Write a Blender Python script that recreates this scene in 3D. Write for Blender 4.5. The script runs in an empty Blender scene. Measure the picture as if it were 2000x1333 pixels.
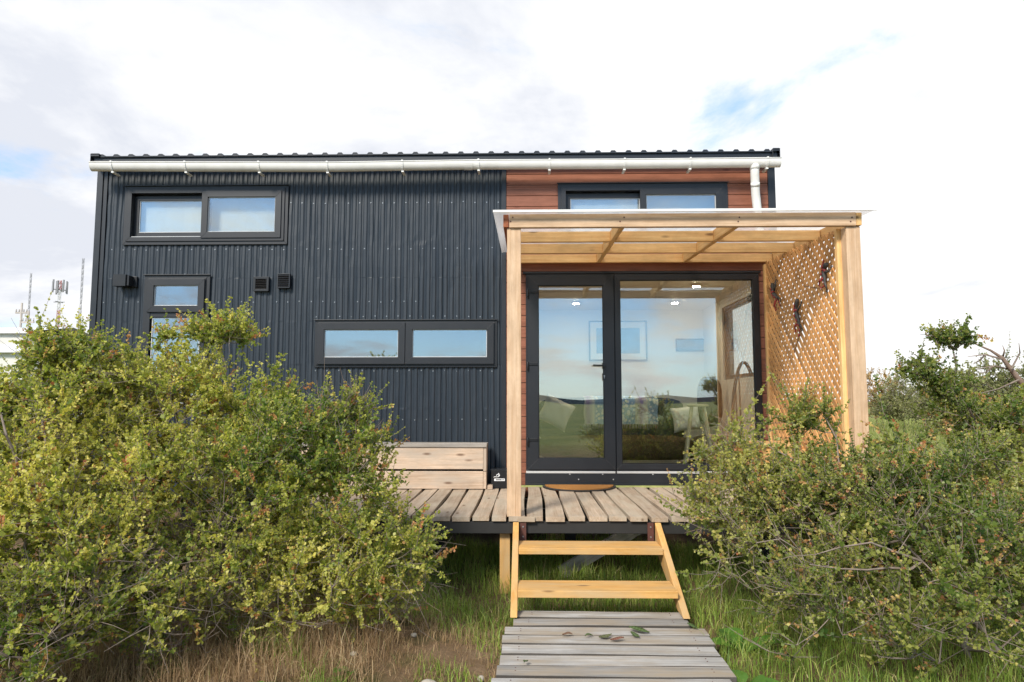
import bpy, math, random
import numpy as np
from mathutils import Vector
R = math.radians
scene = bpy.context.scene
# ------------------------------------------------------------------ camera, world, sun
FPX = 1333.0; CAM = np.array([0.0, -6.85, 1.36]); YAW = R(1.25); PITCH = R(5.06)
cd = bpy.data.cameras.new('camera'); cam = bpy.data.objects.new('camera', cd); scene.collection.objects.link(cam)
cd.sensor_width = 36; cd.lens = 36 * FPX / 2000; cd.clip_start = 0.05; cd.clip_end = 20000
cam.location = CAM; cam.rotation_euler = (R(90) + PITCH, 0, YAW)
scene.camera = cam
SUN_EL = R(38); SUN_AZ = R(28)          # the sun stands behind the camera, to its left
sd = np.array([-math.sin(SUN_AZ) * math.cos(SUN_EL), -math.cos(SUN_AZ) * math.cos(SUN_EL), math.sin(SUN_EL)])
sl = bpy.data.lights.new('sun', 'SUN'); sl.energy = 3.1; sl.angle = R(13); sl.color = (1, 0.93, 0.82)
so = bpy.data.objects.new('sun', sl); scene.collection.objects.link(so)
so.rotation_euler = Vector(sd).to_track_quat('Z', 'Y').to_euler()
scene.view_settings.view_transform = 'Standard'; scene.view_settings.look = 'None'
scene.view_settings.exposure = 0.66; scene.view_settings.gamma = 1

def world():
    w = bpy.data.worlds.new('World'); scene.world = w; w.use_nodes = True
    n = w.node_tree.nodes; l = w.node_tree.links; n.clear()
    def N(t, **k):
        x = n.new(t)
        for a, b in k.items(): setattr(x, a, b)
        return x
    out = N('ShaderNodeOutputWorld'); bg = N('ShaderNodeBackground'); bg.inputs[1].default_value = 0.1
    sky = N('ShaderNodeTexSky', sky_type='NISHITA', sun_disc=False, sun_elevation=SUN_EL, sun_rotation=R(180) + SUN_AZ)
    sky.air_density = 1.0; sky.dust_density = 0.2
    tc = N('ShaderNodeTexCoord'); sp = N('ShaderNodeSeparateXYZ'); l.new(tc.outputs['Generated'], sp.inputs[0])
    def M(op, a, b=None, c=None):
        x = N('ShaderNodeMath', operation=op)
        for i, v in enumerate((a, b, c)):
            if v is None: continue
            if isinstance(v, (int, float)): x.inputs[i].default_value = v
            else: l.new(v, x.inputs[i])
        return x.outputs[0]
    zz = M('ADD', M('MAXIMUM', sp.outputs[2], 0.0), 0.22)
    u = M('DIVIDE', sp.outputs[0], zz); v = M('DIVIDE', sp.outputs[1], zz)
    cb = N('ShaderNodeCombineXYZ'); l.new(u, cb.inputs[0]); l.new(v, cb.inputs[1])
    def noise(scale, detail, off, rough=0.55, dist=0.3):
        mp = N('ShaderNodeMapping'); mp.inputs['Location'].default_value = off; l.new(cb.outputs[0], mp.inputs[0])
        t = N('ShaderNodeTexNoise'); t.inputs['Scale'].default_value = scale; t.inputs['Detail'].default_value = detail
        t.inputs['Roughness'].default_value = rough; t.inputs['Distortion'].default_value = dist
        l.new(mp.outputs[0], t.inputs['Vector']); return t.outputs[0]
    n1 = noise(1.5, 9, (3.1, 7.4, 0), .6); n2 = noise(1.5, 7, (11.0, 2.0, 4.0), .6)
    # cloud deck is closed ahead of the camera, broken behind it
    ycov = M('ADD', M('MULTIPLY', sp.outputs[1], 0.125), 0.035)
    cov = M('ADD', n1, ycov)
    mr = N('ShaderNodeMapRange'); mr.interpolation_type = 'SMOOTHSTEP'
    mr.inputs[1].default_value = 0.375; mr.inputs[2].default_value = 0.58; l.new(cov, mr.inputs[0])
    # brightness of the clouds: brighter to the right, greyer upper left
    side = M('MULTIPLY', sp.outputs[0], 0.8)
    br = M('ADD', M('ADD', M('MULTIPLY', n2, 3.6), -1.25), side)
    mb = N('ShaderNodeMapRange'); mb.inputs[1].default_value = 0.0; mb.inputs[2].default_value = 0.75; l.new(br, mb.inputs[0])
    cr = N('ShaderNodeMix', data_type='RGBA'); cr.inputs[6].default_value = (5.1, 5.3, 5.8, 1); cr.inputs[7].default_value = (7.3, 7.3, 7.3, 1)
    l.new(mb.outputs[0], cr.inputs[0])
    sk2 = N('ShaderNodeMix', data_type='RGBA', blend_type='MULTIPLY'); sk2.inputs[0].default_value = 1; sk2.inputs[7].default_value = (1.25, 1.55, 1.85, 1)
    l.new(sky.outputs[0], sk2.inputs[6])
    sk3 = N('ShaderNodeMix', data_type='RGBA'); sk3.inputs[0].default_value = .55; sk3.inputs[7].default_value = (3.0, 4.6, 6.6, 1); l.new(sk2.outputs[2], sk3.inputs[6])
    mx = N('ShaderNodeMix', data_type='RGBA'); l.new(mr.outputs[0], mx.inputs[0]); l.new(sk3.outputs[2], mx.inputs[6]); l.new(cr.outputs[2], mx.inputs[7])
    l.new(mx.outputs[2], bg.inputs[0]); l.new(bg.outputs[0], out.inputs[0])
world()

# ------------------------------------------------------------------ measuring: pixel of the 2000 px photo -> metres on a plane Y
_f = np.array([-math.sin(YAW) * math.cos(PITCH), math.cos(YAW) * math.cos(PITCH), math.sin(PITCH)])
_r = np.array([math.cos(YAW), math.sin(YAW), 0.0]); _u = np.cross(_r, _f)
def W(px, py, d):
    ray = _f * FPX + _r * (px - 1000) - _u * (py - 666.5)
    return CAM + ray * (d / ray[1])
def at(px, py, Y):
    p = W(px, py, Y - CAM[1]); return float(p[0]), float(p[2])
def gx(px, py, Y): return at(px, py, Y)[0]
def gz(px, py, Y): return at(px, py, Y)[1]

# ------------------------------------------------------------------ mesh helpers
rng = np.random.default_rng(7); rnd = random.Random(5)
class MB:
    def __init__(s): s.v = []; s.f = []; s.gc = []; s.rn = []; s.mi = []; s.sm = []
    def face(s, idx, gc, rn, mi=0, sm=False):
        s.f.append(idx); s.gc.append(gc); s.rn.append(rn); s.mi.append(mi); s.sm.append(sm)
    def obox(s, c, ax, h, mi=0, rn=None, taper=None, jit=0.0):
        c = np.array(c, float); ax = [np.array(a, float) / np.linalg.norm(a) for a in ax]
        rn = rnd.random() if rn is None else rn
        off = np.array([rnd.uniform(0, 20), rnd.uniform(0, 20), rnd.uniform(0, 20)])
        order = sorted(range(3), key=lambda i: -h[i])
        b = len(s.v); loc = []
        for i in (-1, 1):
            for j in (-1, 1):
                for k in (-1, 1):
                    q = [i * h[0], j * h[1], k * h[2]]
                    q = [a + rnd.uniform(-jit, jit) for a in q]
                    s.v.append(tuple(c + ax[0] * q[0] + ax[1] * q[1] + ax[2] * q[2]))
                    loc.append(np.array([q[order[0]], q[order[1]], q[order[2]]]) + off)
        for f in ((0, 1, 3, 2), (4, 6, 7, 5), (0, 4, 5, 1), (2, 3, 7, 6), (0, 2, 6, 4), (1, 5, 7, 3)):
            s.face([b + i for i in f], [loc[i] for i in f], rn, mi)
    def box(s, x0, x1, y0, y1, z0, z1, mi=0, rn=None, jit=0.0):
        s.obox(((x0 + x1) / 2, (y0 + y1) / 2, (z0 + z1) / 2), ((1, 0, 0), (0, 1, 0), (0, 0, 1)), (abs(x1 - x0) / 2, abs(y1 - y0) / 2, abs(z1 - z0) / 2), mi, rn, jit=jit)
    def bar(s, a, b, w, h, up=(0, 0, 1), mi=0, rn=None):
        a = np.array(a, float); b = np.array(b, float); d = b - a; L = np.linalg.norm(d); d /= L
        sd_ = np.cross(d, up); sd_ /= np.linalg.norm(sd_); u = np.cross(sd_, d)
        s.obox((a + b) / 2, (d, sd_, u), (L / 2, w / 2, h / 2), mi, rn)
    def tube(s, pts, rad, n=8, mi=0, rn=None, cap=True, sm=True):
        pts = [np.array(p, float) for p in pts]
        if isinstance(rad, (int, float)): rad = [rad] * len(pts)
        rn = rnd.random() if rn is None else rn
        b = len(s.v); L = 0; ring = []
        prev = None
        for i, p in enumerate(pts):
            t = pts[min(i + 1, len(pts) - 1)] - pts[max(i - 1, 0)]; t = t / (np.linalg.norm(t) + 1e-9)
            if prev is None:
                a = np.cross(t, (0, 0, 1)); a = np.cross(t, (1, 0, 0)) if np.linalg.norm(a) < 1e-3 else a
            else: a = prev - t * np.dot(prev, t)
            a = a / np.linalg.norm(a); prev = a; c = np.cross(t, a)
            if i: L += np.linalg.norm(p - pts[i - 1])
            for k in range(n):
                th = 2 * math.pi * k / n
                s.v.append(tuple(p + (a * math.cos(th) + c * math.sin(th)) * rad[i])); ring.append((L, k * 0.01, rn * 9))
        for i in range(len(pts) - 1):
            for k in range(n):
                q = [i * n + k, i * n + (k + 1) % n, (i + 1) * n + (k + 1) % n, (i + 1) * n + k]
                s.face([b + j for j in q], [ring[j] for j in q], rn, mi, sm)
        if cap:
            for q in (list(range(n))[::-1], [(len(pts) - 1) * n + k for k in range(n)]):
                s.face([b + j for j in q], [ring[j] for j in q], rn, mi)
    def quad(s, p, mi=0, rn=None, sm=False, gc=None):
        b = len(s.v); s.v += [tuple(map(float, q)) for q in p]
        s.face(list(range(b, b + len(p))), gc or [tuple(q) for q in p], rnd.random() if rn is None else rn, mi, sm)
    def lathe(s, c, prof, n=16, mi=0, rn=None):
        c = np.array(c, float); b = len(s.v); rn = rnd.random() if rn is None else rn
        for r, z in prof:
            for k in range(n):
                th = 2 * math.pi * k / n; s.v.append(tuple(c + np.array([r * math.cos(th), r * math.sin(th), z])))
        for i in range(len(prof) - 1):
            for k in range(n):
                q = [b + i * n + k, b + i * n + (k + 1) % n, b + (i + 1) * n + (k + 1) % n, b + (i + 1) * n + k]
                s.face(q, [s.v[j] for j in q], rn, mi, True)
        s.face([b + k for k in range(n)][::-1], [s.v[b + k] for k in range(n)], rn, mi)
        q = [b + (len(prof) - 1) * n + k for k in range(n)]; s.face(q, [s.v[j] for j in q], rn, mi)
    def build(s, name, mats, parent=None, bevel=0.0, loc=None):
        me = bpy.data.meshes.new(name)
        if not isinstance(mats, (list, tuple)): mats = [mats]
        o = bpy.data.objects.new(name, me); scene.collection.objects.link(o)
        org = np.zeros(3)
        if parent is not None:
            o.parent = parent; q = parent
            while q is not None: org += np.array(q.location); q = q.parent
        elif loc is not None: org = np.array(loc, float); o.location = loc
        me.from_pydata([tuple(np.array(p) - org) for p in s.v], [], s.f)
        a = me.attributes.new('gc', 'FLOAT_VECTOR', 'CORNER')
        a.data.foreach_set('vector', np.array([c for g in s.gc for c in g], np.float32).ravel())
        a = me.attributes.new('rn', 'FLOAT', 'FACE'); a.data.foreach_set('value', np.array(s.rn, np.float32))
        for m in mats: me.materials.append(m)
        me.polygons.foreach_set('material_index', np.array(s.mi, np.int32)); me.polygons.foreach_set('use_smooth', np.array(s.sm, bool))
        me.update()
        if bevel:
            m = o.modifiers.new('bevel', 'BEVEL'); m.width = bevel; m.segments = 2; m.limit_method = 'ANGLE'
        return o
def tag(o, label=None, cat=None, group=None, kind=None):
    if label: o['label'] = label
    if cat: o['category'] = cat
    if group: o['group'] = group
    if kind: o['kind'] = kind
    return o
def thing(name, label, cat, loc=(0, 0, 0), group=None, rz=0):
    o = bpy.data.objects.new(name, None); scene.collection.objects.link(o); o.location = loc; o.rotation_euler = (0, 0, rz)
    o.empty_display_size = 0.1
    return tag(o, label, cat, group)
def sub(name, parent):
    o = bpy.data.objects.new(name, None); scene.collection.objects.link(o); o.parent = parent; return o

# ------------------------------------------------------------------ materials
class Mat:
    def __init__(s, name):
        s.m = bpy.data.materials.new(name); s.m.use_nodes = True; s.n = s.m.node_tree.nodes; s.l = s.m.node_tree.links
        s.b = s.n['Principled BSDF']; s.out = s.n['Material Output']
    def N(s, t, **k):
        x = s.n.new(t)
        for a, b in k.items(): setattr(x, a, b)
        return x
    def set(s, inp, v):
        if isinstance(v, (int, float, tuple)): inp.default_value = v
        else: s.l.new(v, inp)
    def attr(s, a): return s.N('ShaderNodeAttribute', attribute_name=a)
    def map(s, vec, scale=(1, 1, 1), loc=(0, 0, 0)):
        m = s.N('ShaderNodeMapping'); m.inputs['Scale'].default_value = scale; m.inputs['Location'].default_value = loc; s.l.new(vec, m.inputs[0]); return m.outputs[0]
    def noise(s, vec, scale=1, detail=4, rough=0.5, dist=0.0, out=0):
        t = s.N('ShaderNodeTexNoise'); s.l.new(vec, t.inputs['Vector'])
        for k, v in (('Scale', scale), ('Detail', detail), ('Roughness', rough), ('Distortion', dist)): t.inputs[k].default_value = v
        return t.outputs[out]
    def ramp(s, fac, stops):
        r = s.N('ShaderNodeValToRGB'); s.l.new(fac, r.inputs[0]); e = r.color_ramp.elements
        while len(e) < len(stops): e.new(0.5)
        for el, (p, c) in zip(e, stops): el.position = p; el.color = (*c, 1) if len(c) == 3 else c
        return r.outputs[0]
    def mix(s, fac, a, b, bt='MIX'):
        m = s.N('ShaderNodeMix', data_type='RGBA', blend_type=bt)
        s.set(m.inputs[0], fac); s.set(m.inputs[6], (*a, 1) if isinstance(a, tuple) and len(a) == 3 else a); s.set(m.inputs[7], (*b, 1) if isinstance(b, tuple) and len(b) == 3 else b)
        return m.outputs[2]
    def math(s, op, a, b=0.0, clamp=False):
        m = s.N('ShaderNodeMath', operation=op, use_clamp=clamp); s.set(m.inputs[0], a); s.set(m.inputs[1], b); return m.outputs[0]
    def bump(s, h, dist=0.001, strength=1.0):
        b = s.N('ShaderNodeBump'); b.inputs['Distance'].default_value = dist; b.inputs['Strength'].default_value = strength
        s.l.new(h, b.inputs['Height']); s.l.new(b.outputs[0], s.b.inputs['Normal'])
    def fin(s, color=None, rough=None, metal=None, spec=None):
        if color is not None: s.set(s.b.inputs['Base Color'], (*color, 1) if isinstance(color, tuple) and len(color) == 3 else color)
        if rough is not None: s.set(s.b.inputs['Roughness'], rough)
        if metal is not None: s.set(s.b.inputs['Metallic'], metal)
        if spec is not None: s.set(s.b.inputs['Specular IOR Level'], spec)
        return s.m

def wood(name, dark, light, tint=0.25, knots=True, rough=0.6, grain=1.0, weather=None, knotcol=(0.10, 0.045, 0.02)):
    m = Mat(name); gc = m.attr('gc').outputs['Vector']; rn = m.attr('rn').outputs['Fac']
    g = m.noise(m.map(gc, (1.6, 42 * grain, 42 * grain)), 1, 5, 0.6, 0.8)
    g2 = m.noise(m.map(gc, (5, 190 * grain, 190 * grain)), 1, 3, 0.6)
    v = m.math('ADD', m.math('MULTIPLY', g, 0.72), m.math('MULTIPLY', g2, 0.28))
    col = m.ramp(v, [(0.33, dark), (0.66, light)])
    sh = m.math('ADD', m.math('MULTIPLY', rn, tint), 1 - tint / 2)
    cb = m.N('ShaderNodeCombineXYZ')
    for i in range(3): m.l.new(sh, cb.inputs[i])
    col = m.mix(1.0, col, cb.outputs[0], 'MULTIPLY')
    sn = m.noise(m.map(gc, (3.0, 6, 6), (7, 1, 2)), 1, 6, 0.7)
    col = m.mix(0.55, col, m.ramp(sn, [(0.3, (0.52, 0.50, 0.47)), (0.62, (1.05, 1.05, 1.05))]), 'MULTIPLY')
    if weather:
        wn = m.noise(m.map(gc, (2.2, 9, 9), (3, 3, 3)), 1, 5, 0.65)
        wf = m.ramp(wn, [(0.42, (0, 0, 0)), (0.68, (1, 1, 1))])
        col = m.mix(wf, col, weather)
    if knots:
        vo = m.N('ShaderNodeTexVoronoi'); vo.inputs['Scale'].default_value = 1; m.l.new(m.map(gc, (2.6, 8.5, 8.5)), vo.inputs['Vector'])
        kf = m.ramp(vo.outputs['Distance'], [(0.05, (1, 1, 1)), (0.14, (0, 0, 0))])
        col = m.mix(m.math('MULTIPLY', kf, 0.75), col, knotcol)
    m.bump(v, 0.0016, 0.7)
    return m.fin(col, rough, spec=0.3)

M = {}
M['pine'] = wood('pine', (0.50, 0.315, 0.18), (0.69, 0.50, 0.335), 0.2)
M['pine_warm'] = wood('pine_warm', (0.68, 0.38, 0.14), (0.88, 0.59, 0.27), 0.2)
M['step_wood'] = wood('step_wood', (0.52, 0.265, 0.07), (0.70, 0.42, 0.15), 0.1, weather=(0.50, 0.34, 0.17))
M['lattice'] = wood('lattice_wood', (0.48, 0.22, 0.07), (0.78, 0.45, 0.19), 0.6, knots=False)
M['deck'] = wood('deck_wood', (0.30, 0.215, 0.145), (0.50, 0.40, 0.30), 0.32, rough=0.8, weather=(0.40, 0.34, 0.26))
M['bench'] = wood('bench_wood', (0.40, 0.28, 0.19), (0.62, 0.48, 0.36), 0.22, rough=0.75, weather=(0.42, 0.35, 0.28))
M['bench_top'] = wood('bench_top_wood', (0.24, 0.22, 0.20), (0.47, 0.42, 0.36), 0.2, rough=0.8)
M['walk'] = wood('walk_wood', (0.20, 0.188, 0.175), (0.47, 0.455, 0.435), 0.6, knots=False, rough=0.85, weather=(0.30, 0.245, 0.18))
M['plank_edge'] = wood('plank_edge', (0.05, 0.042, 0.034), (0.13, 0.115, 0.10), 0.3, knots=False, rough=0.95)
M['grey_plank'] = wood('grey_plank', (0.34, 0.30, 0.26), (0.50, 0.46, 0.42), 0.2, rough=0.85)
M['red_end'] = wood('red_end_wood', (0.28, 0.08, 0.035), (0.42, 0.14, 0.06), 0.1, knots=False)
M['siding'] = wood('siding_board', (0.20, 0.072, 0.040), (0.33, 0.13, 0.078), 0.14, rough=0.45, grain=0.8, knotcol=(0.09, 0.02, 0.012))
M['stool'] = wood('stool_wood', (0.5, 0.42, 0.26), (0.66, 0.58, 0.40), 0.1, knots=False)

def plain(name, col, rough=0.5, metal=0.0, spec=0.5, dirt=0.12, scale=8.0, bump=0.0):
    m = Mat(name); gc = m.N('ShaderNodeTexCoord').outputs['Object']
    n = m.noise(gc, scale, 6, 0.6)
    c = m.mix(n, tuple(x * (1 - dirt) for x in col), tuple(min(1, x * (1 + dirt)) for x in col))
    r = m.math('ADD', rough - 0.06, m.math('MULTIPLY', n, 0.12))
    if bump: m.bump(n, bump)
    return m.fin(c, r, metal, spec)
def steel():
    m = Mat('dark_cladding'); oc = m.N('ShaderNodeTexCoord').outputs['Object']; rn = m.attr('rn').outputs['Fac']
    n = m.noise(m.map(oc, (1.2, 1, 0.5)), 2.2, 5, 0.6); st = m.noise(m.map(oc, (30, 30, 1.2)), 1, 4, 0.6)
    c = m.mix(n, (0.009, 0.016, 0.025), (0.016, 0.025, 0.037))
    c = m.mix(m.math('MULTIPLY', m.math('MULTIPLY', st, n), 0.7), c, (0.055, 0.060, 0.064))
    r = m.math('ADD', 0.34, m.math('MULTIPLY', st, 0.16))
    m.bump(m.noise(m.map(oc, (14, 14, 5)), 1, 3), 0.0012, 0.6)
    return m.fin(c, r, 0.0, 0.42)
M['steel'] = steel()
M['trim'] = plain('dark_trim', (0.013, 0.015, 0.019), 0.38, dirt=0.2)
M['frame'] = plain('window_frame', (0.011, 0.012, 0.015), 0.42, dirt=0.15)
M['seam'] = plain('frame_seam', (0.05, 0.05, 0.055), 0.5)
M['black'] = plain('black_paint', (0.006, 0.006, 0.007), 0.38)
M['beam_black'] = plain('black_beam', (0.018, 0.017, 0.016), 0.7, dirt=0.4, scale=14)
M['rust'] = plain('red_oxide_steel', (0.085, 0.028, 0.02), 0.65, dirt=0.35, scale=30)
M['white_pvc'] = plain('white_pvc', (0.74, 0.73, 0.70), 0.42, dirt=0.2, scale=7)
M['screw'] = plain('zinc_screw', (0.30, 0.31, 0.32), 0.35, 0.6)
M['alu'] = plain('aluminium_strip', (0.55, 0.55, 0.54), 0.4, 0.3)
M['white_wall'] = plain('white_interior', (0.72, 0.70, 0.66), 0.7, dirt=0.03)
M['ceil'] = plain('interior_ceiling', (0.66, 0.62, 0.56), 0.7, dirt=0.03)
M['floor_in'] = plain('interior_floor', (0.10, 0.085, 0.07), 0.5)
M['sofa'] = plain('sofa_fabric', (0.055, 0.06, 0.07), 0.95, spec=0.1, scale=60, dirt=0.3, bump=0.002)
M['fur'] = plain('brown_throw', (0.085, 0.058, 0.036), 1.0, spec=0.05, scale=70, dirt=0.8, bump=0.012)
M['cushion'] = plain('cream_cushion', (0.82, 0.77, 0.68), 0.95, spec=0.1, scale=30, bump=0.002)
M['brownchair'] = plain('brown_leather', (0.09, 0.055, 0.04), 0.6)
M['white_print'] = plain('white_marking', (0.8, 0.8, 0.8), 0.6, dirt=0.02)
M['coir'] = plain('coir_mat', (0.36, 0.17, 0.055), 1.0, spec=0.05, dirt=0.5, scale=160, bump=0.004)
M['rubber'] = plain('black_rubber', (0.03, 0.027, 0.024), 0.8)
M['moss'] = plain('mossy_edge', (0.32, 0.34, 0.12), 0.9, dirt=0.5, scale=20)
M['stone'] = plain('pale_stone', (0.36, 0.32, 0.26), 0.9, dirt=0.35, scale=18, bump=0.01)
M['wire'] = plain('dark_wire', (0.07, 0.066, 0.062), 0.6, 0.3, dirt=0.5, scale=60)
M['redbead'] = plain('red_paint', (0.32, 0.03, 0.03), 0.5)
M['warehouse'] = plain('warehouse_wall', (0.62, 0.60, 0.55), 0.7, dirt=0.08, scale=1)
M['wareroof'] = plain('warehouse_roof', (0.70, 0.70, 0.72), 0.5, dirt=0.06, scale=1)
M['mast_grey'] = plain('galvanised_mast', (0.25, 0.25, 0.27), 0.6)
M['mast_red'] = plain('mast_red', (0.36, 0.07, 0.05), 0.6)
M['mast_white'] = plain('mast_white', (0.6, 0.6, 0.6), 0.6)
M['picture'] = plain('blue_print', (0.10, 0.22, 0.36), 0.6, dirt=0.6, scale=6)
M['hill'] = plain('hill_forest_haze', (0.022, 0.036, 0.05), 1.0, spec=0.0, dirt=0.3, scale=0.01)  # dark forest tone with bluish distance haze mixed into the base colour

def glass(refl=0.30, name='window_glass'):
    m = Mat(name); m.n.remove(m.b)
    gl = m.N('ShaderNodeBsdfGlossy'); gl.inputs['Roughness'].default_value = 0.0; gl.inputs[0].default_value = (0.93, 0.97, 1, 1)
    tr = m.N('ShaderNodeBsdfTransparent'); tr.inputs[0].default_value = (0.93, 0.96, 0.95, 1)
    oc = m.N('ShaderNodeTexCoord').outputs['Object']; nz = m.noise(oc, 1.1, 1)
    b = m.N('ShaderNodeBump'); b.inputs['Distance'].default_value = 0.003; m.l.new(nz, b.inputs['Height']); m.l.new(b.outputs[0], gl.inputs['Normal'])
    ge = m.N('ShaderNodeNewGeometry'); dt = m.N('ShaderNodeVectorMath', operation='DOT_PRODUCT'); m.l.new(ge.outputs['Incoming'], dt.inputs[0]); m.l.new(ge.outputs['Normal'], dt.inputs[1])
    c1 = m.math('SUBTRACT', 1.0, m.math('ABSOLUTE', dt.outputs['Value'])); f = m.math('ADD', refl + .035, m.math('MULTIPLY', m.math('POWER', c1, 5.0), .9), True)
    mx = m.N('ShaderNodeMixShader'); m.l.new(f, mx.inputs[0]); m.l.new(tr.outputs[0], mx.inputs[1]); m.l.new(gl.outputs[0], mx.inputs[2])
    m.l.new(mx.outputs[0], m.out.inputs[0]); return m.m
M['glass'] = glass(0.18); M['clear'] = glass(0.0, 'clear_glass')
def polycarb():
    m = Mat('polycarbonate_sheet'); d = m.N('ShaderNodeBsdfTranslucent'); d.inputs[0].default_value = (0.92, 0.90, 0.88, 1)
    tr = m.N('ShaderNodeBsdfTransparent'); tr.inputs[0].default_value = (0.95, 0.94, 0.93, 1)
    m.fin((0.82, 0.80, 0.78), 0.35)
    a = m.N('ShaderNodeMixShader'); a.inputs[0].default_value = 0.55; m.l.new(m.b.outputs[0], a.inputs[1]); m.l.new(d.outputs[0], a.inputs[2])
    c = m.N('ShaderNodeMixShader'); c.inputs[0].default_value = 0.55; m.l.new(a.outputs[0], c.inputs[1]); m.l.new(tr.outputs[0], c.inputs[2])
    m.l.new(c.outputs[0], m.out.inputs[0]); return m.m
M['poly'] = polycarb()
def lamp_mat():
    m = Mat('lit_spot'); e = m.N('ShaderNodeEmission'); e.inputs[0].default_value = (1, 0.85, 0.6, 1); e.inputs[1].default_value = 240
    m.l.new(e.outputs[0], m.out.inputs[0]); return m.m
M['spot'] = lamp_mat()
def throw_mat():
    m = Mat('striped_throw'); gc = m.attr('gc').outputs['Vector']; sp = m.N('ShaderNodeSeparateXYZ'); m.l.new(gc, sp.inputs[0])
    fr = m.math('FRACT', m.math('MULTIPLY', sp.outputs[0], 3.1))
    st = m.ramp(fr, [(0.0, (0.6, 0.56, 0.5)), (0.12, (0.42, 0.28, 0.44)), (0.18, (0.40, 0.28, 0.46)), (0.36, (0.8, 0.76, 0.70)), (0.44, (0.30, 0.44, 0.62)), (0.88, (0.34, 0.48, 0.64)), (0.94, (0.6, 0.56, 0.5))])
    vo = m.N('ShaderNodeTexVoronoi'); vo.inputs['Scale'].default_value = 22; m.l.new(gc, vo.inputs['Vector'])
    k = m.ramp(vo.outputs['Distance'], [(0.35, (1, 1, 1)), (0.45, (0, 0, 0))])
    isb = m.ramp(fr, [(0.42, (0, 0, 0)), (0.46, (1, 1, 1)), (0.90, (1, 1, 1)), (0.93, (0, 0, 0))])
    c = m.mix(m.math('MULTIPLY', k, isb), st, (0.85, 0.83, 0.78)); return m.fin(c, 0.95, spec=0.1)
M['throw'] = throw_mat()

def leaf_mat(name, stops, trans=0.3, rough=0.42):
    m = Mat(name); rn = m.attr('rn').outputs['Fac']
    c = m.ramp(rn, stops); m.fin(c, rough, spec=0.35)
    t = m.N('ShaderNodeBsdfTranslucent'); m.l.new(m.mix(1.0, c, (1.6, 1.7, 0.9), 'MULTIPLY'), t.inputs[0])
    x = m.N('ShaderNodeMixShader'); x.inputs[0].default_value = trans; m.l.new(m.b.outputs[0], x.inputs[1]); m.l.new(t.outputs[0], x.inputs[2])
    m.l.new(x.outputs[0], m.out.inputs[0]); return m.m
M['leafA'] = leaf_mat('shrub_leaf', [(0.0, (0.06, 0.12, 0.025)), (0.25, (0.16, 0.22, 0.045)), (0.5, (0.38, 0.39, 0.08)), (0.85, (0.72, 0.63, 0.19)), (0.90, (0.52, 0.38, 0.13)), (0.95, (0.46, 0.22, 0.09)), (1.0, (0.38, 0.13, 0.07))], 0.42)
M['leafB'] = leaf_mat('shrub_leaf_dark', [(0.0, (0.05, 0.10, 0.022)), (0.3, (0.14, 0.19, 0.042)), (0.6, (0.31, 0.32, 0.08)), (0.88, (0.58, 0.51, 0.17)), (0.95, (0.44, 0.24, 0.10)), (1.0, (0.38, 0.13, 0.07))], 0.42)
M['leafO'] = leaf_mat('shrub_leaf_orange', [(0.0, (0.20, 0.14, 0.06)), (0.5, (0.42, 0.26, 0.09)), (1.0, (0.5, 0.36, 0.14))])
M['leafG'] = leaf_mat('shrub_leaf_olive', [(0.0, (0.10, 0.12, 0.05)), (0.5, (0.22, 0.23, 0.09)), (1.0, (0.36, 0.35, 0.14))])
M['grass'] = leaf_mat('grass_blade', [(0.0, (0.10, 0.17, 0.03)), (0.5, (0.27, 0.37, 0.07)), (0.85, (0.42, 0.43, 0.12)), (1.0, (0.6, 0.5, 0.26))], 0.35)
M['meadow'] = leaf_mat('meadow_blade', [(0.0, (0.12, 0.17, 0.05)), (0.4, (0.26, 0.30, 0.09)), (0.8, (0.42, 0.38, 0.16)), (1.0, (0.5, 0.42, 0.24))], 0.3)
M['straw'] = leaf_mat('straw_blade', [(0.0, (0.20, 0.12, 0.06)), (0.5, (0.40, 0.27, 0.15)), (0.85, (0.60, 0.46, 0.28)), (1.0, (0.12, 0.16, 0.04))], 0.25, 0.7)
M['weed'] = leaf_mat('broad_leaf', [(0.0, (0.05, 0.13, 0.02)), (1.0, (0.12, 0.24, 0.035))], 0.35, 0.35)
M['fallen'] = leaf_mat('fallen_leaf', [(0.0, (0.07, 0.12, 0.035)), (0.6, (0.13, 0.13, 0.06)), (1.0, (0.20, 0.09, 0.06))], 0.15, 0.6)
def bark():
    m = Mat('grey_bark'); rn = m.attr('rn').outputs['Fac']; oc = m.N('ShaderNodeTexCoord').outputs['Object']
    n = m.noise(oc, 40, 4); c = m.mix(n, (0.11, 0.08, 0.06), (0.33, 0.28, 0.235)); c = m.mix(m.math('MULTIPLY', rn, 0.35), c, (0.22, 0.10, 0.05))
    return m.fin(c, 0.85, spec=0.2)
M['bark'] = bark()
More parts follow.
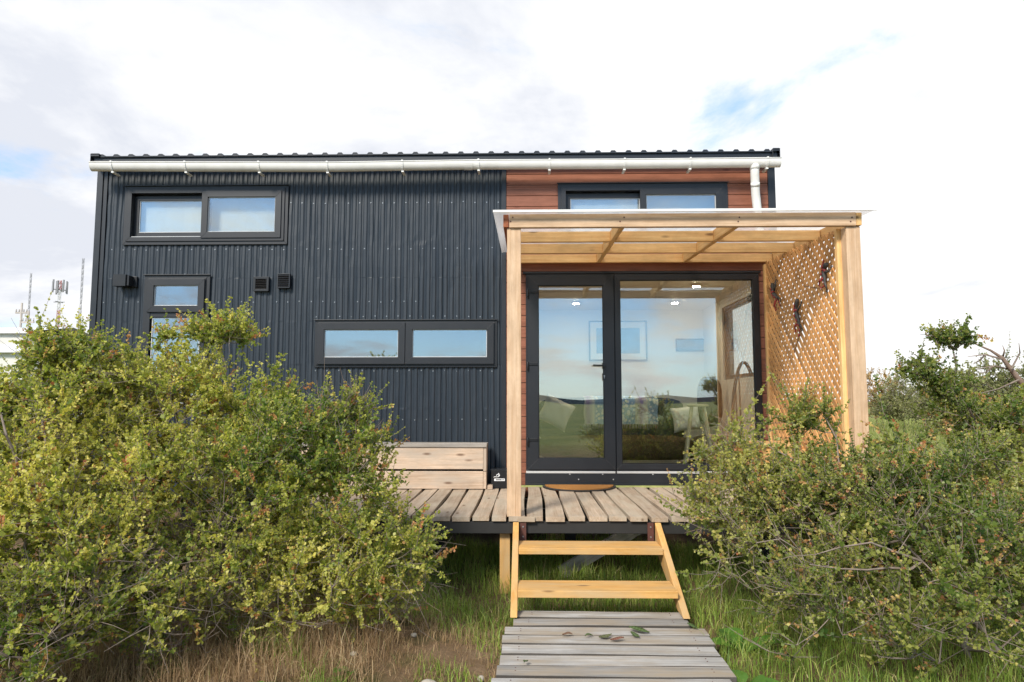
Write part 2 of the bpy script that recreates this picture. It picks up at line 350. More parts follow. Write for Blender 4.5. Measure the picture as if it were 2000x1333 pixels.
def dirt():
    m = Mat('soil_and_turf'); oc = m.N('ShaderNodeTexCoord').outputs['Object']
    n = m.noise(oc, 2.2, 8, 0.65); f = m.noise(oc, 60, 4, 0.7); b = m.noise(oc, 0.06, 5, 0.6)
    c = m.ramp(n, [(0.35, (0.10, 0.095, 0.035)), (0.5, (0.20, 0.13, 0.075)), (0.68, (0.30, 0.21, 0.13))])
    far = m.ramp(b, [(0.35, (0.14, 0.19, 0.05)), (0.55, (0.24, 0.26, 0.08)), (0.7, (0.32, 0.30, 0.13))])
    sp = m.N('ShaderNodeVectorMath', operation='LENGTH'); m.l.new(oc, sp.inputs[0])
    d = m.N('ShaderNodeMapRange'); d.inputs[1].default_value = 9; d.inputs[2].default_value = 16; m.l.new(sp.outputs['Value'], d.inputs[0])
    c = m.mix(d.outputs[0], c, far); c = m.mix(m.math('MULTIPLY', f, 0.5), c, (0.05, 0.035, 0.02))
    m.bump(f, 0.02, 0.8); return m.fin(c, 0.95, spec=0.1)
M['dirt'] = dirt()

# ------------------------------------------------------------------ ground and hills
def ground_h(x, y):
    x = np.asarray(x, float); y = np.asarray(y, float)
    h = 0.035 * np.sin(x * 1.7 + 0.6) * np.cos(y * 1.3) + 0.02 * np.sin(x * 4.1 + y * 3.3)
    h = h - 0.02
    mnd = np.exp(-(((x + 1.0) / 0.45) ** 2 + ((y + 3.1) / 0.6) ** 2)) * 0.06
    w = np.exp(-((x - 0.72) / 0.75) ** 4) * (y < -2.4) * (y > -7)      # level under the boardwalk
    near = np.clip((np.hypot(x, y + 3) - 10) / 20, 0, 1)
    h = (h + mnd) * (1 - w) * (1 - near * 0.4) - w * 0.03
    back = np.clip((-y - 14) / 60, 0, 1) ** 1.3
    return h - back * 3.0
def grid_axis():
    a = list(np.arange(-12, 12.01, 0.25)); s = 0.3; v = 12
    while v < 7000: s *= 1.22; v += s; a.append(v); a.insert(0, -v)
    return np.array(a)
ax = grid_axis(); XX, YY = np.meshgrid(ax, ax, indexing='ij'); ZZ = ground_h(XX, YY); n_ = len(ax)
me = bpy.data.meshes.new('ground'); vv = np.stack([XX, YY, ZZ], -1).reshape(-1, 3)
ii, jj = np.meshgrid(np.arange(n_ - 1), np.arange(n_ - 1), indexing='ij'); a_ = (ii * n_ + jj).ravel()
me.from_pydata(vv.tolist(), [], np.stack([a_, a_ + n_, a_ + n_ + 1, a_ + 1], -1).tolist()); me.materials.append(M['dirt']); me.shade_smooth()
g = bpy.data.objects.new('ground', me); scene.collection.objects.link(g); tag(g, kind='structure')
def hills():
    mb = MB(); n = 160
    rows = [(5200, 0.0), (5600, 0.55), (6000, 1.0), (6600, 0.8), (7400, 0.0)]
    prof = lambda t: 90 + 150 * (0.5 + 0.5 * math.sin(t * 3.1 + 1.0)) * (0.6 + 0.4 * math.sin(t * 7.3)) + 45 * math.sin(t * 17) + 22 * math.sin(t * 41 + 2)
    for i in range(n + 1):
        t = i / n * math.pi * 2; p = max(20, prof(t)) * .38
        if math.sin(t) > -0.1: p *= 0.12
        for r, k in rows: mb.v.append((r * math.cos(t), r * math.sin(t), -6 + p * k + (9 * math.sin(t * 90 + r) if 0 < k else 0)))
    m = len(rows)
    for i in range(n):
        for j in range(m - 1):
            q = [i * m + j, (i + 1) * m + j, (i + 1) * m + j + 1, i * m + j + 1]; mb.face(q, [mb.v[k] for k in q], 0.5, 0, True)
    tag(mb.build('hills', M['hill']), kind='structure')
hills()

# ------------------------------------------------------------------ cabin
DZ = 0.53                       # deck level
XL = gx(176, 640, 0); XR = gx(1515, 420, 0); XS = gx(989, 500, 0)     # left corner, right corner, seam cladding / siding
ZT = 3.80; ZB = 0.42; HD = 2.55  # wall top, wall bottom, house depth
house = thing('tiny_house', 'narrow dark steel and red board cabin with flat eaves and white gutter', 'tiny house', (0, 0, 0))
def rect(x0, y0, x1, y1, Y=0):
    a = at(x0, y0, Y); b = at(x1, y1, Y); return [a[0], b[0], b[1], a[1]]       # x0,x1,z0,z1
cx = lambda px: gx(px, 640, 0)
W1 = rect(254, 372, 556, 472); W2 = rect(292, 545, 396, 800); W3 = rect(621, 630, 967, 714)
W4 = rect(1096, 367, 1416, 478); DR = rect(1027, 537, 1491, 912); DR[2] = DZ + 0.15
opens = [W1, W2, W3, W4, DR]
def is_open(x, z): return any(o[0] + 0.012 < x < o[1] - 0.012 and o[2] + 0.012 < z < o[3] - 0.012 for o in opens)
def cladding():
    mb = MB(); pitch = 0.0595; xs = []; x = XL + 0.11
    while x < XS - 0.09:
        xs += [(x, 0.0), (x + 0.012, -0.0095), (x + 0.036, -0.0095), (x + 0.048, 0.0)]; x += pitch
    xs.append((x, 0.0)); end = x
    zs = sorted(set([ZB] + [round(ZB + 0.11 * i, 3) for i in range(1, 31) if ZB + 0.11 * i < ZT] + [ZT] + [z for o in (W1, W2, W3) for z in o[2:]]))
    wob = [[0.0] * len(xs) for _ in zs]
    for i in range(len(xs) // 4):
        w = 0
        for j in range(len(zs)):
            w = 0.8 * w + rnd.gauss(0, 0.0015)
            for k in range(4):
                if i * 4 + k < len(xs): wob[j][i * 4 + k] = w
    idx = {}
    for j, z in enumerate(zs):
        for i, (x, y) in enumerate(xs): idx[i, j] = len(mb.v); mb.v.append((x + wob[j][i], y + wob[j][i] * 0.6, z))
    for i in range(len(xs) - 1):
        for j in range(len(zs) - 1):
            if is_open((xs[i][0] + xs[i + 1][0]) / 2, (zs[j] + zs[j + 1]) / 2): continue
            q = [idx[i, j], idx[i + 1, j], idx[i + 1, j + 1], idx[i, j + 1]]; mb.face(q, [mb.v[k] for k in q], 0.5, 0)
    # screws, on every second rib
    def screw(x, z):
        mb.tube([(x, -0.0098, z), (x, -0.0115, z)], 0.0065, 8, 1, cap=True); mb.tube([(x, -0.0115, z), (x, -0.0155, z)], 0.0038, 6, 1, cap=True)
    rows = [(397, 990, 0), (487, 990, 1), (590, 980, 0), (363, 560, 1), (536, 392, 2), (619, 970, 1), (725, 970, 1), (820, 985, 0)]
    nr = len(xs) // 4
    for py, pxe, par in rows:
        z = gz(700, py, 0)
        for i in range(nr):
            x = xs[i * 4][0] + 0.0225
            if i % 2 != par % 2: continue
            if is_open(x, z) or any(o[0] - 0.05 < x < o[1] + 0.05 and o[2] - 0.05 < z < o[3] + 0.03 for o in opens): continue
            if py == 363 and not (W1[0] - .05 < x < W1[1] + .05): continue
            if py == 397 and x < W1[1]: continue
            if py == 536 and not (W2[0] < x < W2[1]): continue
            if py in (619, 725) and not (W3[0] - .06 < x < W3[1] + .06): continue
            if py == 590 and x > W3[0]+1.1 : continue
            if rnd.random() < 0.05: continue
            screw(x + rnd.uniform(-.003, .003), z + rnd.uniform(-.006, .006))
    mb.build('cladding', [M['steel'], M['screw']], house)
    return end
xe = cladding()
def cut_boxes(mb, x0, x1, z0, z1, y0, y1, ops, mi=0, rn=None):
    xs = sorted(set([x0, x1] + [min(max(o[k], x0), x1) for o in ops for k in (0, 1)])); zs = sorted(set([z0, z1] + [min(max(o[k], z0), z1) for o in ops for k in (2, 3)]))
    for j in range(len(zs) - 1):
        run = None
        for i in range(len(xs) - 1):
            xm = (xs[i] + xs[i + 1]) / 2; zm = (zs[j] + zs[j + 1]) / 2
            hole = any(o[0] < xm < o[1] and o[2] < zm < o[3] for o in ops)
            if not hole and run is None: run = xs[i]
            if (hole or i == len(xs) - 2) and run is not None:
                e = xs[i] if hole else xs[i + 1]
                if e - run > 1e-4 and zs[j + 1] - zs[j] > 1e-4: mb.box(run, e, y0, y1, zs[j], zs[j + 1], mi, rn)
                run = None
mb = MB(); z = ZT; p = 0.1125; k = 0
while z > ZB + 0.02:
    z1 = z - 0.005; z0 = max(ZB, z - p); cut_boxes(mb, XS, XR - 0.075, z0, z1, -0.012, 0.012, opens, rn=rnd.random()); z -= p
mb.build('siding', M['siding'], house, bevel=0.002)
mb = MB(); cut_boxes(mb, XL + 0.02, XR - 0.02, ZB, ZT, 0.0125, 0.016, opens); mb.build('wall_backing', M['black'], house)
mb = MB()
mb.box(XL, XL + 0.062, -0.018, 0.03, ZB, ZT); mb.box(XL + 0.062, XL + 0.105, -0.006, 0.01, ZB, ZT); mb.box(XL, XL + 0.004, 0.03, 0.1, ZB, ZT)
mb.build('corner_trim', M['trim'], house, bevel=0.003)
mb = MB(); mb.box(XR - 0.073, XR, -0.02, 0.1, ZB, ZT); mb.build('corner_trim', M['trim'], house, bevel=0.003)
mb = MB(); mb.box(xe, XS - 0.002, -0.02, 0.01, ZB, ZT); mb.build('joint_trim', M['trim'], house, bevel=0.002)
# inner leaf, end walls, back wall, floor, ceiling
mb = MB(); SWY = (0.30, 1.50, 1.62, 2.50)
cut_boxes(mb, XL + 0.1, XR - 0.1, 0.5, ZT, 0.10, 0.14, opens)
mb.box(XL + 0.1, XR - 0.1, HD - 0.14, HD - 0.1, 0.5, ZT)
def cutYZ(mb, x0, x1, y0, y1, z0, z1, o):
    mb.box(x0, x1, y0, o[0], z0, z1); mb.box(x0, x1, o[1], y1, z0, z1); mb.box(x0, x1, o[0], o[1], z0, o[2]); mb.box(x0, x1, o[0], o[1], o[3], z1)
cutYZ(mb, XR - 0.14, XR - 0.1, 0.14, HD - 0.14, 0.5, ZT, SWY)
mb.box(XL + 0.1, XL + 0.14, 0.14, HD - 0.14, 0.5, ZT); mb.box(XS + 0.05, XS + 0.10, 1.1, HD - 0.14, 0.5, 2.56)
mb.build('inner_wall', M['white_wall'], house)
mb = MB(); mb.box(XL + 0.02, XL + 0.06, 0.1, HD, ZB, ZT); mb.box(XL, XR, HD, HD + 0.03, ZB, ZT); cutYZ(mb, XR - 0.05, XR - 0.01, 0.1, HD, ZB, ZT, SWY); mb.build('outer_wall', M['steel'], house)
mb = MB(); mb.box(XL + 0.1, XR - 0.1, 0.10, HD - 0.1, 0.44, 0.498); mb.build('floor_slab', M['floor_in'], house)
FL = 0.50
CZ = 2.60
mb = MB(); mb.box(XL + 0.141, XR - 0.141, 0.141, HD - 0.141, CZ, CZ + 0.06)
mb.box(XS + 0.15, XR - 0.141, 0.80, 0.83, CZ - 0.012, CZ - 0.0005)
mb.build('ceiling', M['ceil'], house)
for px, py in ((1125, 590), (1318, 589), (1360, 556)):
    d = (CZ - CAM[2]) / (W(px, py, 1)[2] - CAM[2]); q = W(px, py, d)
    mb = MB(); mb.lathe((q[0], q[1], CZ - 0.022), [(0.048, 0), (0.052, 0.02)], 20); s_ = mb.build('ceiling_spot', M['alu'], house)
    mb = MB(); mb.lathe((q[0], q[1], CZ - 0.026), [(0.038, 0), (0.038, 0.003)], 20); mb.build('lamp_disc', M['spot'], s_)
# side window frame
mb = MB(); y0, y1, z0, z1 = SWY; xx = XR - 0.12
for a in ((y0, y0 + .05, z0, z1), (y1 - .05, y1, z0, z1), (y0 + .05, y1 - .05, z0, z0 + .05), (y0 + .05, y1 - .05, z1 - .05, z1)): mb.box(xx, xx + 0.06, *a)
sw = mb.build('side_window', M['frame'], house, bevel=0.003)
mb = MB(); mb.box(xx + 0.02, xx + 0.026, y0 + .05, y1 - .05, z0 + .05, z1 - .05); mb.build('pane', M['clear'], sw)
# roof
def roof():
    mb = MB(); x0 = XL + 0.03; x1 = XR - 0.02; zf = ZT + 0.066; sl_ = 0.02; Y0 = -0.14; Y1 = HD + 0.15; pr = []
    x = x0
    while x < x1 - 0.05:
        pr += [(x, 0), (x + 0.045, 0), (x + 0.06, 0.019), (x + 0.095, 0.019), (x + 0.11, 0)]; x += 0.154
    pr.append((x1, 0))
    for i in range(len(pr) - 1):
        (a, ha), (b, hb) = pr[i], pr[i + 1]
        mb.quad([(a, Y0, zf + ha), (b, Y0, zf + hb), (b, Y1, zf + hb + 0.10), (a, Y1, zf + ha + 0.10)], rn=0.5)
        mb.quad([(a, Y0, zf + ha), (b, Y0, zf + hb), (b, Y0 + 0.001, zf - 0.012), (a, Y0 + 0.001, zf - 0.012)], rn=0.5)
    mb.box(x0, x1, -0.06, HD, ZT + 0.001, zf - 0.015)            # eaves board
    r = mb.build('roof', M['trim'], house)
    mb = MB(); mb.box(x0 - 0.01, x1 + 0.012, Y0 + 0.02, Y0 + 0.035, ZT - 0.01, zf - 0.0125); mb.build('fascia', M['trim'], r)
    for xa, xb in ((XL + 0.005, XL + 0.10), (XR - 0.065, XR + 0.01)):
        mb = MB(); mb.obox(((xa + xb) / 2, HD / 2, zf + 0.068), ((1, 0, 0), (0, 1, 0.037), (0, -0.037, 1)), ((xb - xa) / 2, HD / 2 + 0.16, 0.004))
        mb.box(xa, xa + 0.005, Y0 - 0.015, HD + 0.15, ZT - 0.02, zf + 0.02)
        mb.box(xb - 0.005, xb, Y0 - 0.015, HD + 0.15, ZT - 0.02, zf + 0.02) if xa > 0 else None
        mb.box(xa + 0.005, xb - 0.005, Y0 - 0.015, Y0 - 0.01, ZT + 0.06, zf + 0.025)
        mb.build('barge_flashing', M['trim'], r, bevel=0.002)
roof()
def gutter():
    Y = -0.215; rad = 0.052
    ctl = [(180, 320), (640, 321), (915, 316.5), (1200, 315), (1523, 312)]
    P3 = [(gx(a, b, Y), gz(a, b, Y)) for a, b in ctl]
    def topz(x):
        for (x0, z0), (x1, z1) in zip(P3, P3[1:]):
            if x <= x1 or x1 == P3[-1][0]: return z0 + (z1 - z0) * (x - x0) / (x1 - x0)
    mb = MB(); N = 12; n = 40; xs = np.linspace(P3[0][0], P3[-1][0], n)
    for r_, inner in ((rad, 0), (rad - 0.003, 1)):
        b = len(mb.v)
        for x in xs:
            for k in range(N + 1):
                th = math.pi + math.pi * k / N; mb.v.append((x, Y + math.cos(th) * r_, topz(x) - 0.012 + math.sin(th) * r_ * 1.3 + (0.012 if k in (0, N) else 0)))
        for i in range(n - 1):
            for k in range(N):
                q = [b + i * (N + 1) + k, b + i * (N + 1) + k + 1, b + (i + 1) * (N + 1) + k + 1, b + (i + 1) * (N + 1) + k]; mb.face(q, [mb.v[j] for j in q], .5, 0, True)
    for i in (0, n - 1):
        x = xs[i]; q = len(mb.v)
        for k in range(N + 1):
            th = math.pi + math.pi * k / N; mb.v.append((x, Y + math.cos(th) * rad, topz(x) - 0.012 + math.sin(th) * rad * 1.3))
        mb.face(list(range(q, q + N + 1)), mb.v[q:q + N + 1], .5, 0)
    for e in range(2):      # rolled lips
        mb.tube([(x, Y + (-1, 1)[e] * rad, topz(x)) for x in xs], 0.0055, 6)
    for pj in (915,):
        xj = gx(pj, 330, Y)
        for k in range(N):
            t0 = math.pi + math.pi * k / N; t1 = t0 + math.pi / N; rr_ = rad + .0035
            a = [(Y + math.cos(t) * rr_, topz(xj) - .012 + math.sin(t) * rr_ * 1.3) for t in (t0, t1)]
            mb.quad([(xj - .045, *a[0]), (xj + .045, *a[0]), (xj + .045, *a[1]), (xj - .045, *a[1])], rn=.5, sm=True)
    gt = mb.build('gutter', M['white_pvc'], house)
    for px in (222, 365, 508, 641, 787, 935, 1073, 1219, 1347, 1497):
        x = gx(px, 330, Y); z = topz(x) - 0.012; mb = MB()
        for k in range(N):
            t0 = math.pi + math.pi * k / N; t1 = t0 + math.pi / N
            a = [(Y + math.cos(t) * r_, z + math.sin(t) * r_ * 1.3) for t, r_ in ((t0, rad + .001), (t1, rad + .001), (t1, rad + .007), (t0, rad + .007))]
            for s_ in (-1, 1): mb.quad([(x + s_ * 0.009, p[0], p[1]) for p in a], rn=.5)
            mb.quad([(x - .009, *a[3]), (x + .009, *a[3]), (x + .009, *a[2]), (x - .009, *a[2])], rn=.5, sm=True)
        mb.box(x - 0.012, x + 0.012, Y - 0.02, Y + 0.10, z - rad * 1.3 - 0.020, z - rad * 1.3 - 0.006)
        mb.box(x - 0.008, x + 0.008, Y - rad - 0.008, Y - rad + 0.012, z + 0.008, z + 0.024)
        mb.build('bracket', M['white_pvc'], gt)
    x = gx(1474, 330, Y); z = topz(x)
    mb = MB(); x2 = gx(1480, 400, -0.08)
    mb.tube([(x, Y, z - 0.06), (x, Y, z - 0.11), (x + .004, Y + 0.015, z - 0.15), (x + 0.022, -0.15, z - 0.32), (x2 + 0.01, -0.085, 3.05), (x2 + 0.012, -0.085, 2.93)], 0.042, 16)
    mb.tube([(x, Y, z - 0.05), (x, Y, z - 0.10)], 0.047, 16); mb.tube([(x + 0.012, -0.18, z - 0.22), (x + 0.016, -0.168, z - 0.26)], 0.0438, 16)
    dp = mb.build('downpipe', M['white_pvc'], house)
gutter()
# windows
def framebox(mb, r, t, y0, y1, mitre=True, mi=0):
    x0, x1, z0, z1 = r
    for q in ([(x0, z0), (x1, z0), (x1 - t, z0 + t), (x0 + t, z0 + t)], [(x0, z1), (x0 + t, z1 - t), (x1 - t, z1 - t), (x1, z1)],
              [(x0, z0), (x0 + t, z0 + t), (x0 + t, z1 - t), (x0, z1)], [(x1, z0), (x1, z1), (x1 - t, z1 - t), (x1 - t, z0 + t)]):
        b = len(mb.v); rn = rnd.random()
        for (x, z) in q: mb.v.append((x, y0, z))
        for (x, z) in q: mb.v.append((x, y1, z))
        for f in ([0, 1, 2, 3], [7, 6, 5, 4], [0, 4, 5, 1], [2, 6, 7, 3], [1, 5, 6, 2], [3, 7, 4, 0]):
            q2 = [b + k for k in f]; mb.face(q2, [mb.v[k] for k in q2], rn, mi)
def seams(mb, r, t, y, mi=1):
    x0, x1, z0, z1 = r
    for (xa, za, sx, sz) in ((x0, z0, 1, 1), (x1, z0, -1, 1), (x0, z1, 1, -1), (x1, z1, -1, -1)):
        a = np.array((xa + sx * .006, y - .0012, za + sz * .006)); b = np.array((xa + sx * (t - .003), y - .0012, za + sz * (t - .003)))
        mb.bar(a, b, 0.0022, 0.002, up=(0, 1, 0), mi=mi)
def pane(parent, r, y, bar=True):
    mb = MB(); mb.box(r[0], r[1], y, y + 0.006, r[2], r[3]); p = mb.build('pane', M['glass'], parent)
    mb = MB(); framebox(mb, (r[0] , r[1] , r[2] , r[3] ), 0.008, y - 0.004, y - 0.0005); mb.build('gasket', M['alu'] if bar else M['black'], parent)
    return p
def flange(r, w=0.035):
    mb = MB(); q = (r[0] - w, r[1] + w, r[2] - w, r[3] + w); framebox(mb, q, w + 0.012, -0.028, -0.0155)
    mb.box(q[0] - 0.01, q[1] + 0.01, -0.045, -0.0285, q[3] - 0.006, q[3] + 0.004)
    return mb
def slider(name, r, x_mid, lower_first=True):
    w = flange(r).build(name, M['frame'], house, bevel=0.002)
    mb = MB(); framebox(mb, r, 0.045, -0.040, 0.09); seams(mb, r, 0.045, -0.040); mb.build('window_frame', [M['frame'], M['seam']], w, bevel=0.002)
    xl, xr, z0, z1 = r[0] + .046, r[1] - .046, r[2] + .046, r[3] - .046
    s1 = (xl, x_mid, z0 + .012, z1 - .012); s2 = (x_mid - 0.055, xr + .016, z0 - .016, z1 + .016)
    mb = MB(); framebox(mb, s1, 0.048, 0.02, 0.06); seams(mb, s1, 0.048, 0.02); a = mb.build('sash', [M['frame'], M['seam']], w, bevel=0.002)
    mb = MB(); framebox(mb, s2, 0.062, -0.052, -0.0125); seams(mb, s2, 0.062, -0.052); b = mb.build('sash', [M['frame'], M['seam']], w, bevel=0.003)
    pane(a, (s1[0] + .048, s1[1] - .048, s1[2] + .048, s1[3] - .048), 0.035); pane(b, (s2[0] + .062, s2[1] - .062, s2[2] + .062, s2[3] - .062), -0.03)
    mb = MB(); mb.box(xl + .01, x_mid - .06, -0.03, 0.015, z0 - .0005, z0 + 0.006); mb.build('sill_track', M['alu'], w)
    return w
M['pane_brightener'] = plain('pane_brightener_white', (0.62, 0.62, 0.60), 0.8, dirt=0.1, scale=3)  # invented white sheet behind the upper windows, added to brighten their panes
for W_, pxm in ((W1, 408), (W4, 1260)):
    w = slider('sliding_window', W_, gx(pxm, 420, 0)); mb = MB()
    n = 16
    for k in range(n): xa_ = W_[0] + .05 + (W_[1] - W_[0] - .10) * k / n; xb_ = W_[0] + .05 + (W_[1] - W_[0] - .10) * (k + 1) / n; mb.quad([(xa_, .085 + .004 * (k % 2), W_[2] + .05), (xb_, .085 + .004 * ((k + 1) % 2), W_[2] + .05), (xb_, .085 + .004 * ((k + 1) % 2), W_[3] - .05), (xa_, .085 + .004 * (k % 2), W_[3] - .05)], rn=.5)
    mb.build('pane_brightener', M['pane_brightener'], w)
w = flange(W2).build('tall_window', M['frame'], house, bevel=0.002)
zm = gz(340, 611, 0)
mb = MB(); framebox(mb, W2, 0.04, -0.035, 0.09); mb.box(W2[0] + .041, W2[1] - .041, -0.030, 0.08, zm - 0.05, zm - 0.001); mb.build('window_frame', M['frame'], w, bevel=0.002)
s1 = (W2[0] + .01, W2[1] - .01, zm, W2[3] - .012); mb = MB(); framebox(mb, s1, 0.065, -0.052, -0.0355); seams(mb, s1, .065, -0.052); a = mb.build('sash', [M['frame'], M['seam']], w, bevel=0.002)
pane(a, (s1[0] + .065, s1[1] - .065, s1[2] + .065, s1[3] - .065), -0.03)
pane(w, (W2[0] + .055, W2[1] - .055, W2[2] + .06, zm - .055), -0.01)
w = flange(W3, 0.02).build('double_window', M['frame'], house, bevel=0.002)
mb = MB(); framebox(mb, W3, 0.03, -0.035, 0.09); xm = gx(793, 670, 0); mb.box(xm - .02, xm + .02, -0.03, .08, W3[2] + .031, W3[3] - .031); mb.build('window_frame', M['frame'], w, bevel=0.002)
for a, b in ((W3[0] + .012, xm - .003), (xm + .003, W3[1] - .012)):
    s1 = (a, b, W3[2] + .012, W3[3] - .012); mb = MB(); framebox(mb, s1, 0.068, -0.056, -0.0355); seams(mb, s1, .068, -0.056); q = mb.build('sash', [M['frame'], M['seam']], w, bevel=0.003)
    pane(q, (s1[0] + .068, s1[1] - .068, s1[2] + .068, s1[3] - .068), -0.03)
# door unit
du = sub('door_unit', house)
mb = MB(); framebox(mb, DR, 0.04, -0.04, 0.09); xm = gx(1199, 700, 0); mb.box(xm - .022, xm + .022, -0.036, .08, DR[2] + .041, DR[3] - .041); mb.build('door_frame', M['frame'], du, bevel=0.002)
dl = (DR[0] + .018, xm - .003, DR[2] + .016, DR[3] - .016)
mb = MB(); framebox(mb, dl, 0.105, -0.066, -0.0405); seams(mb, dl, .105, -0.066); door = mb.build('door', [M['frame'], M['seam']], house, bevel=0.003)
pane(door, (dl[0] + .105, dl[1] - .105, dl[2] + .105, dl[3] - .105), -0.045, False)
fx = (xm + .008, DR[1] - .016, DR[2] + .016, DR[3] - .016)
mb = MB(); framebox(mb, fx, 0.052, -0.058, -0.0405); seams(mb, fx, .052, -0.058); fw = mb.build('fixed_window', [M['frame'], M['seam']], house, bevel=0.003)
pane(fw, (fx[0] + .052, fx[1] - .052, fx[2] + .052, fx[3] - .052), -0.035, False)
hx = gx(1180, 715, -.07); hz = gz(1180, 715, -.07)
mb = MB(); mb.box(hx - .018, hx + .018, -0.074, -0.0665, hz - .03, hz + .03); mb.tube([(hx, -.074, hz), (hx, -.115, hz)], .010, 10); mb.bar((hx + .01, -.118, hz), (hx - .115, -.118, hz + .004), .014, .016)
mb.build('handle', M['black'], door, bevel=0.003)
mb = MB(); mb.box(hx - .017, hx + .017, -.072, -.0665, hz - .145, hz - .075, 1); mb.tube([(hx, -.072, hz - .10), (hx, -.0745, hz - .10)], .008, 10, 0); mb.box(hx - .003, hx + .003, -.0745, -.0725, hz - .125, hz - .105, 0); mb.build('lock', [M['screw'], M['black']], door)
for py in (573, 714, 862):
    z = gz(1040, py, -.07); x = DR[0] + .03; mb = MB(); mb.tube([(x - .012, -.078, z - .05), (x - .012, -.078, z + .035)], .011, 10); mb.box(x - .005, x + .085, -.076, -.0665, z + .0, z + .028); mb.build('hinge', M['black'], door, bevel=.003)
mb = MB(); mb.box(DR[0] - .01, DR[1] + .02, -.062, .02, DZ + .015, DR[2] - .022, 0); mb.box(DR[0] + .0, xm - .008, -.068, -.01, DR[2] - .021, DR[2] - .001, 1); mb.box(xm + .008, DR[1], -.068, -.01, DR[2] - .021, DR[2] - .001, 1)
mb.box(DR[0] - .01, DR[1] + .02, -.075, -.0625, DZ + .015, DZ + .03, 0)
for px in (1113, 1177, 1275, 1326): mb.tube([(gx(px, 917, -.063), -.0625, DR[2] - .03), (gx(px, 917, -.063), -.066, DR[2] - .03)], .006, 8, 1)
for px in (1130, 1198): mb.tube([(gx(px, 930, -.063), -.0625, DZ + .07), (gx(px, 930, -.063), -.066, DZ + .07)], .006, 8, 1)
x = gx(1333, 930, -.063); mb.box(x - .022, x + .022, -.0655, -.0625, DZ + .04, DZ + .08, 2)
mb.build('threshold', [M['trim'], M['alu'], M['black']], house, bevel=.001)
mb = MB(); mb.box(XS + .05, XR - .02, -.10, -.0765, DZ - .003, DZ + .014); mb.build('threshold_edge', M['moss'], house)
# header trim above the door
mb = MB(); mb.box(DR[0] - .03, DR[1] + .02, -.05, -.0125, DR[3] + .001, DR[3] + .022); mb.build('door_header', M['trim'], house, bevel=.002)
# vents, lamp
def vent(px0, py0, px1, py1, open_):
    r = rect(px0, py0, px1, py1, -.05); mb = MB(); x0, x1, z0, z1 = r
    framebox(mb, r, .022 if open_ else .010, -.05 if open_ else -.06, -.0145); n = 6
    mb.box(x0 + .01, x1 - .01, -.022, -.0145, z0 + .01, z1 - .01)
    t = .022 if open_ else .010
    for k in range(n):
        z = z0 + t + (z1 - z0 - 2 * t) * (k + .5) / n
        mb.obox(((x0 + x1) / 2, -.038 if open_ else -.058, z), ((1, 0, 0), (0, 1, .9), (0, -.9, 1)), ((x1 - x0) / 2 - t, .011, .002))
    mb.build('vent', M['black'] if open_ else M['trim'], house, bevel=.001)
vent(495, 541, 524, 569, True); vent(542, 535, 566, 563, False)
x0, x1, z0, z1 = rect(228, 539, 262, 560, -.08); lm = MB(); lm.box(x0 + .02, x1 - .0, -.04, -.0145, z0, z1 + .0); lo = lm.build('wall_lamp', M['black'], house, bevel=.004)
lm = MB(); lm.box(x0 - .005, x1 - .06, -.135, -.035, z0 - .002, z1 + .004); lm.box(x1 - .061, x1 - .035, -.12, -.0405, z0 + .005, z1 - .004); lm.build('lamp_shade', M['black'], lo)
# trailer chassis under the cabin
mb = MB()
for y in (.25, 1.2, 2.3): mb.box(XL + .2, XR - .2, y, y + .06, .28, .419)
for x in (-3.6, -1.8, .1, 1.6): mb.box(x, x + .09, .3, 2.3, .16, .279); mb.box(x, x + .09, .6, .7, -.1, .159); mb.box(x, x + .09, 1.9, 2.0, -.1, .159)
mb.build('chassis', M['beam_black'], house)

# ------------------------------------------------------------------ deck
DF = CAM[1] + (CAM[2] - DZ) * FPX / 220.0        # front edge of the deck
deck = thing('timber_deck', 'weathered timber deck along the front of the cabin', 'deck', (0, DF, 0))
mb = MB(); x = gx(430, 1000, DF); xend = gx(1800, 1000, DF); i = 0
pxl = gx(990, 900, DF); pxr = pxl + .10
while x < xend:
    w = rnd.uniform(.114, .132); gap = rnd.uniform(.012, .030)
    b = len(mb.v); rn = rnd.random(); off = (rnd.uniform(0, 30), rnd.uniform(0, 30), 0); n = 7; a1, a2 = rnd.uniform(0, 6), rnd.uniform(0, 6); yf = DF + rnd.uniform(-.008, .012); am = rnd.uniform(.003, .011)
    yb = -.08; zt = DZ + rnd.uniform(-.004, .003); th = .034; tw = rnd.uniform(-.003, .003)
    if x < pxr and x + w > pxl - .03: 
        if x < pxl: w = max(.05, pxl - .004 - x) ; 
        else: pass
    for k in range(n):
        t = k / (n - 1); y = yf + (yb - yf) * t
        e0 = x + am * math.sin(a1 + t * 5); e1 = x + w + am * math.sin(a2 + t * 4)
        for (xx_, zz_) in ((e0, zt - th), (e1, zt - th), (e1, zt + tw), (e0, zt - tw)): mb.v.append((xx_, y, zz_))
    G = lambda j: (mb.v[j][1] + off[0], mb.v[j][0] - x + off[1], mb.v[j][2])
    for k in range(n - 1):
        for s_ in range(4):
            q = [b + k * 4 + s_, b + k * 4 + (s_ + 1) % 4, b + (k + 1) * 4 + (s_ + 1) % 4, b + (k + 1) * 4 + s_]; mb.face(q, [G(j) for j in q], rn, 0)
    for q in ([b + 3, b + 2, b + 1, b], [b + (n - 1) * 4 + s_ for s_ in range(4)]): mb.face(q, [G(j) for j in q], rn, 0)
    for yy in (yf + .06, -.2):
        for fx_ in (.3, .7): mb.tube([(x + w * fx_, yy, zt - .001), (x + w * fx_, yy, zt + .0015)], .004, 6, 1)
    x += w + gap; i += 1
mb.build('planking', [M['deck'], M['screw']], deck, bevel=.004)
bz1 = DZ - .038; bz0 = bz1 - .085; xa = gx(430, 1000, DF)
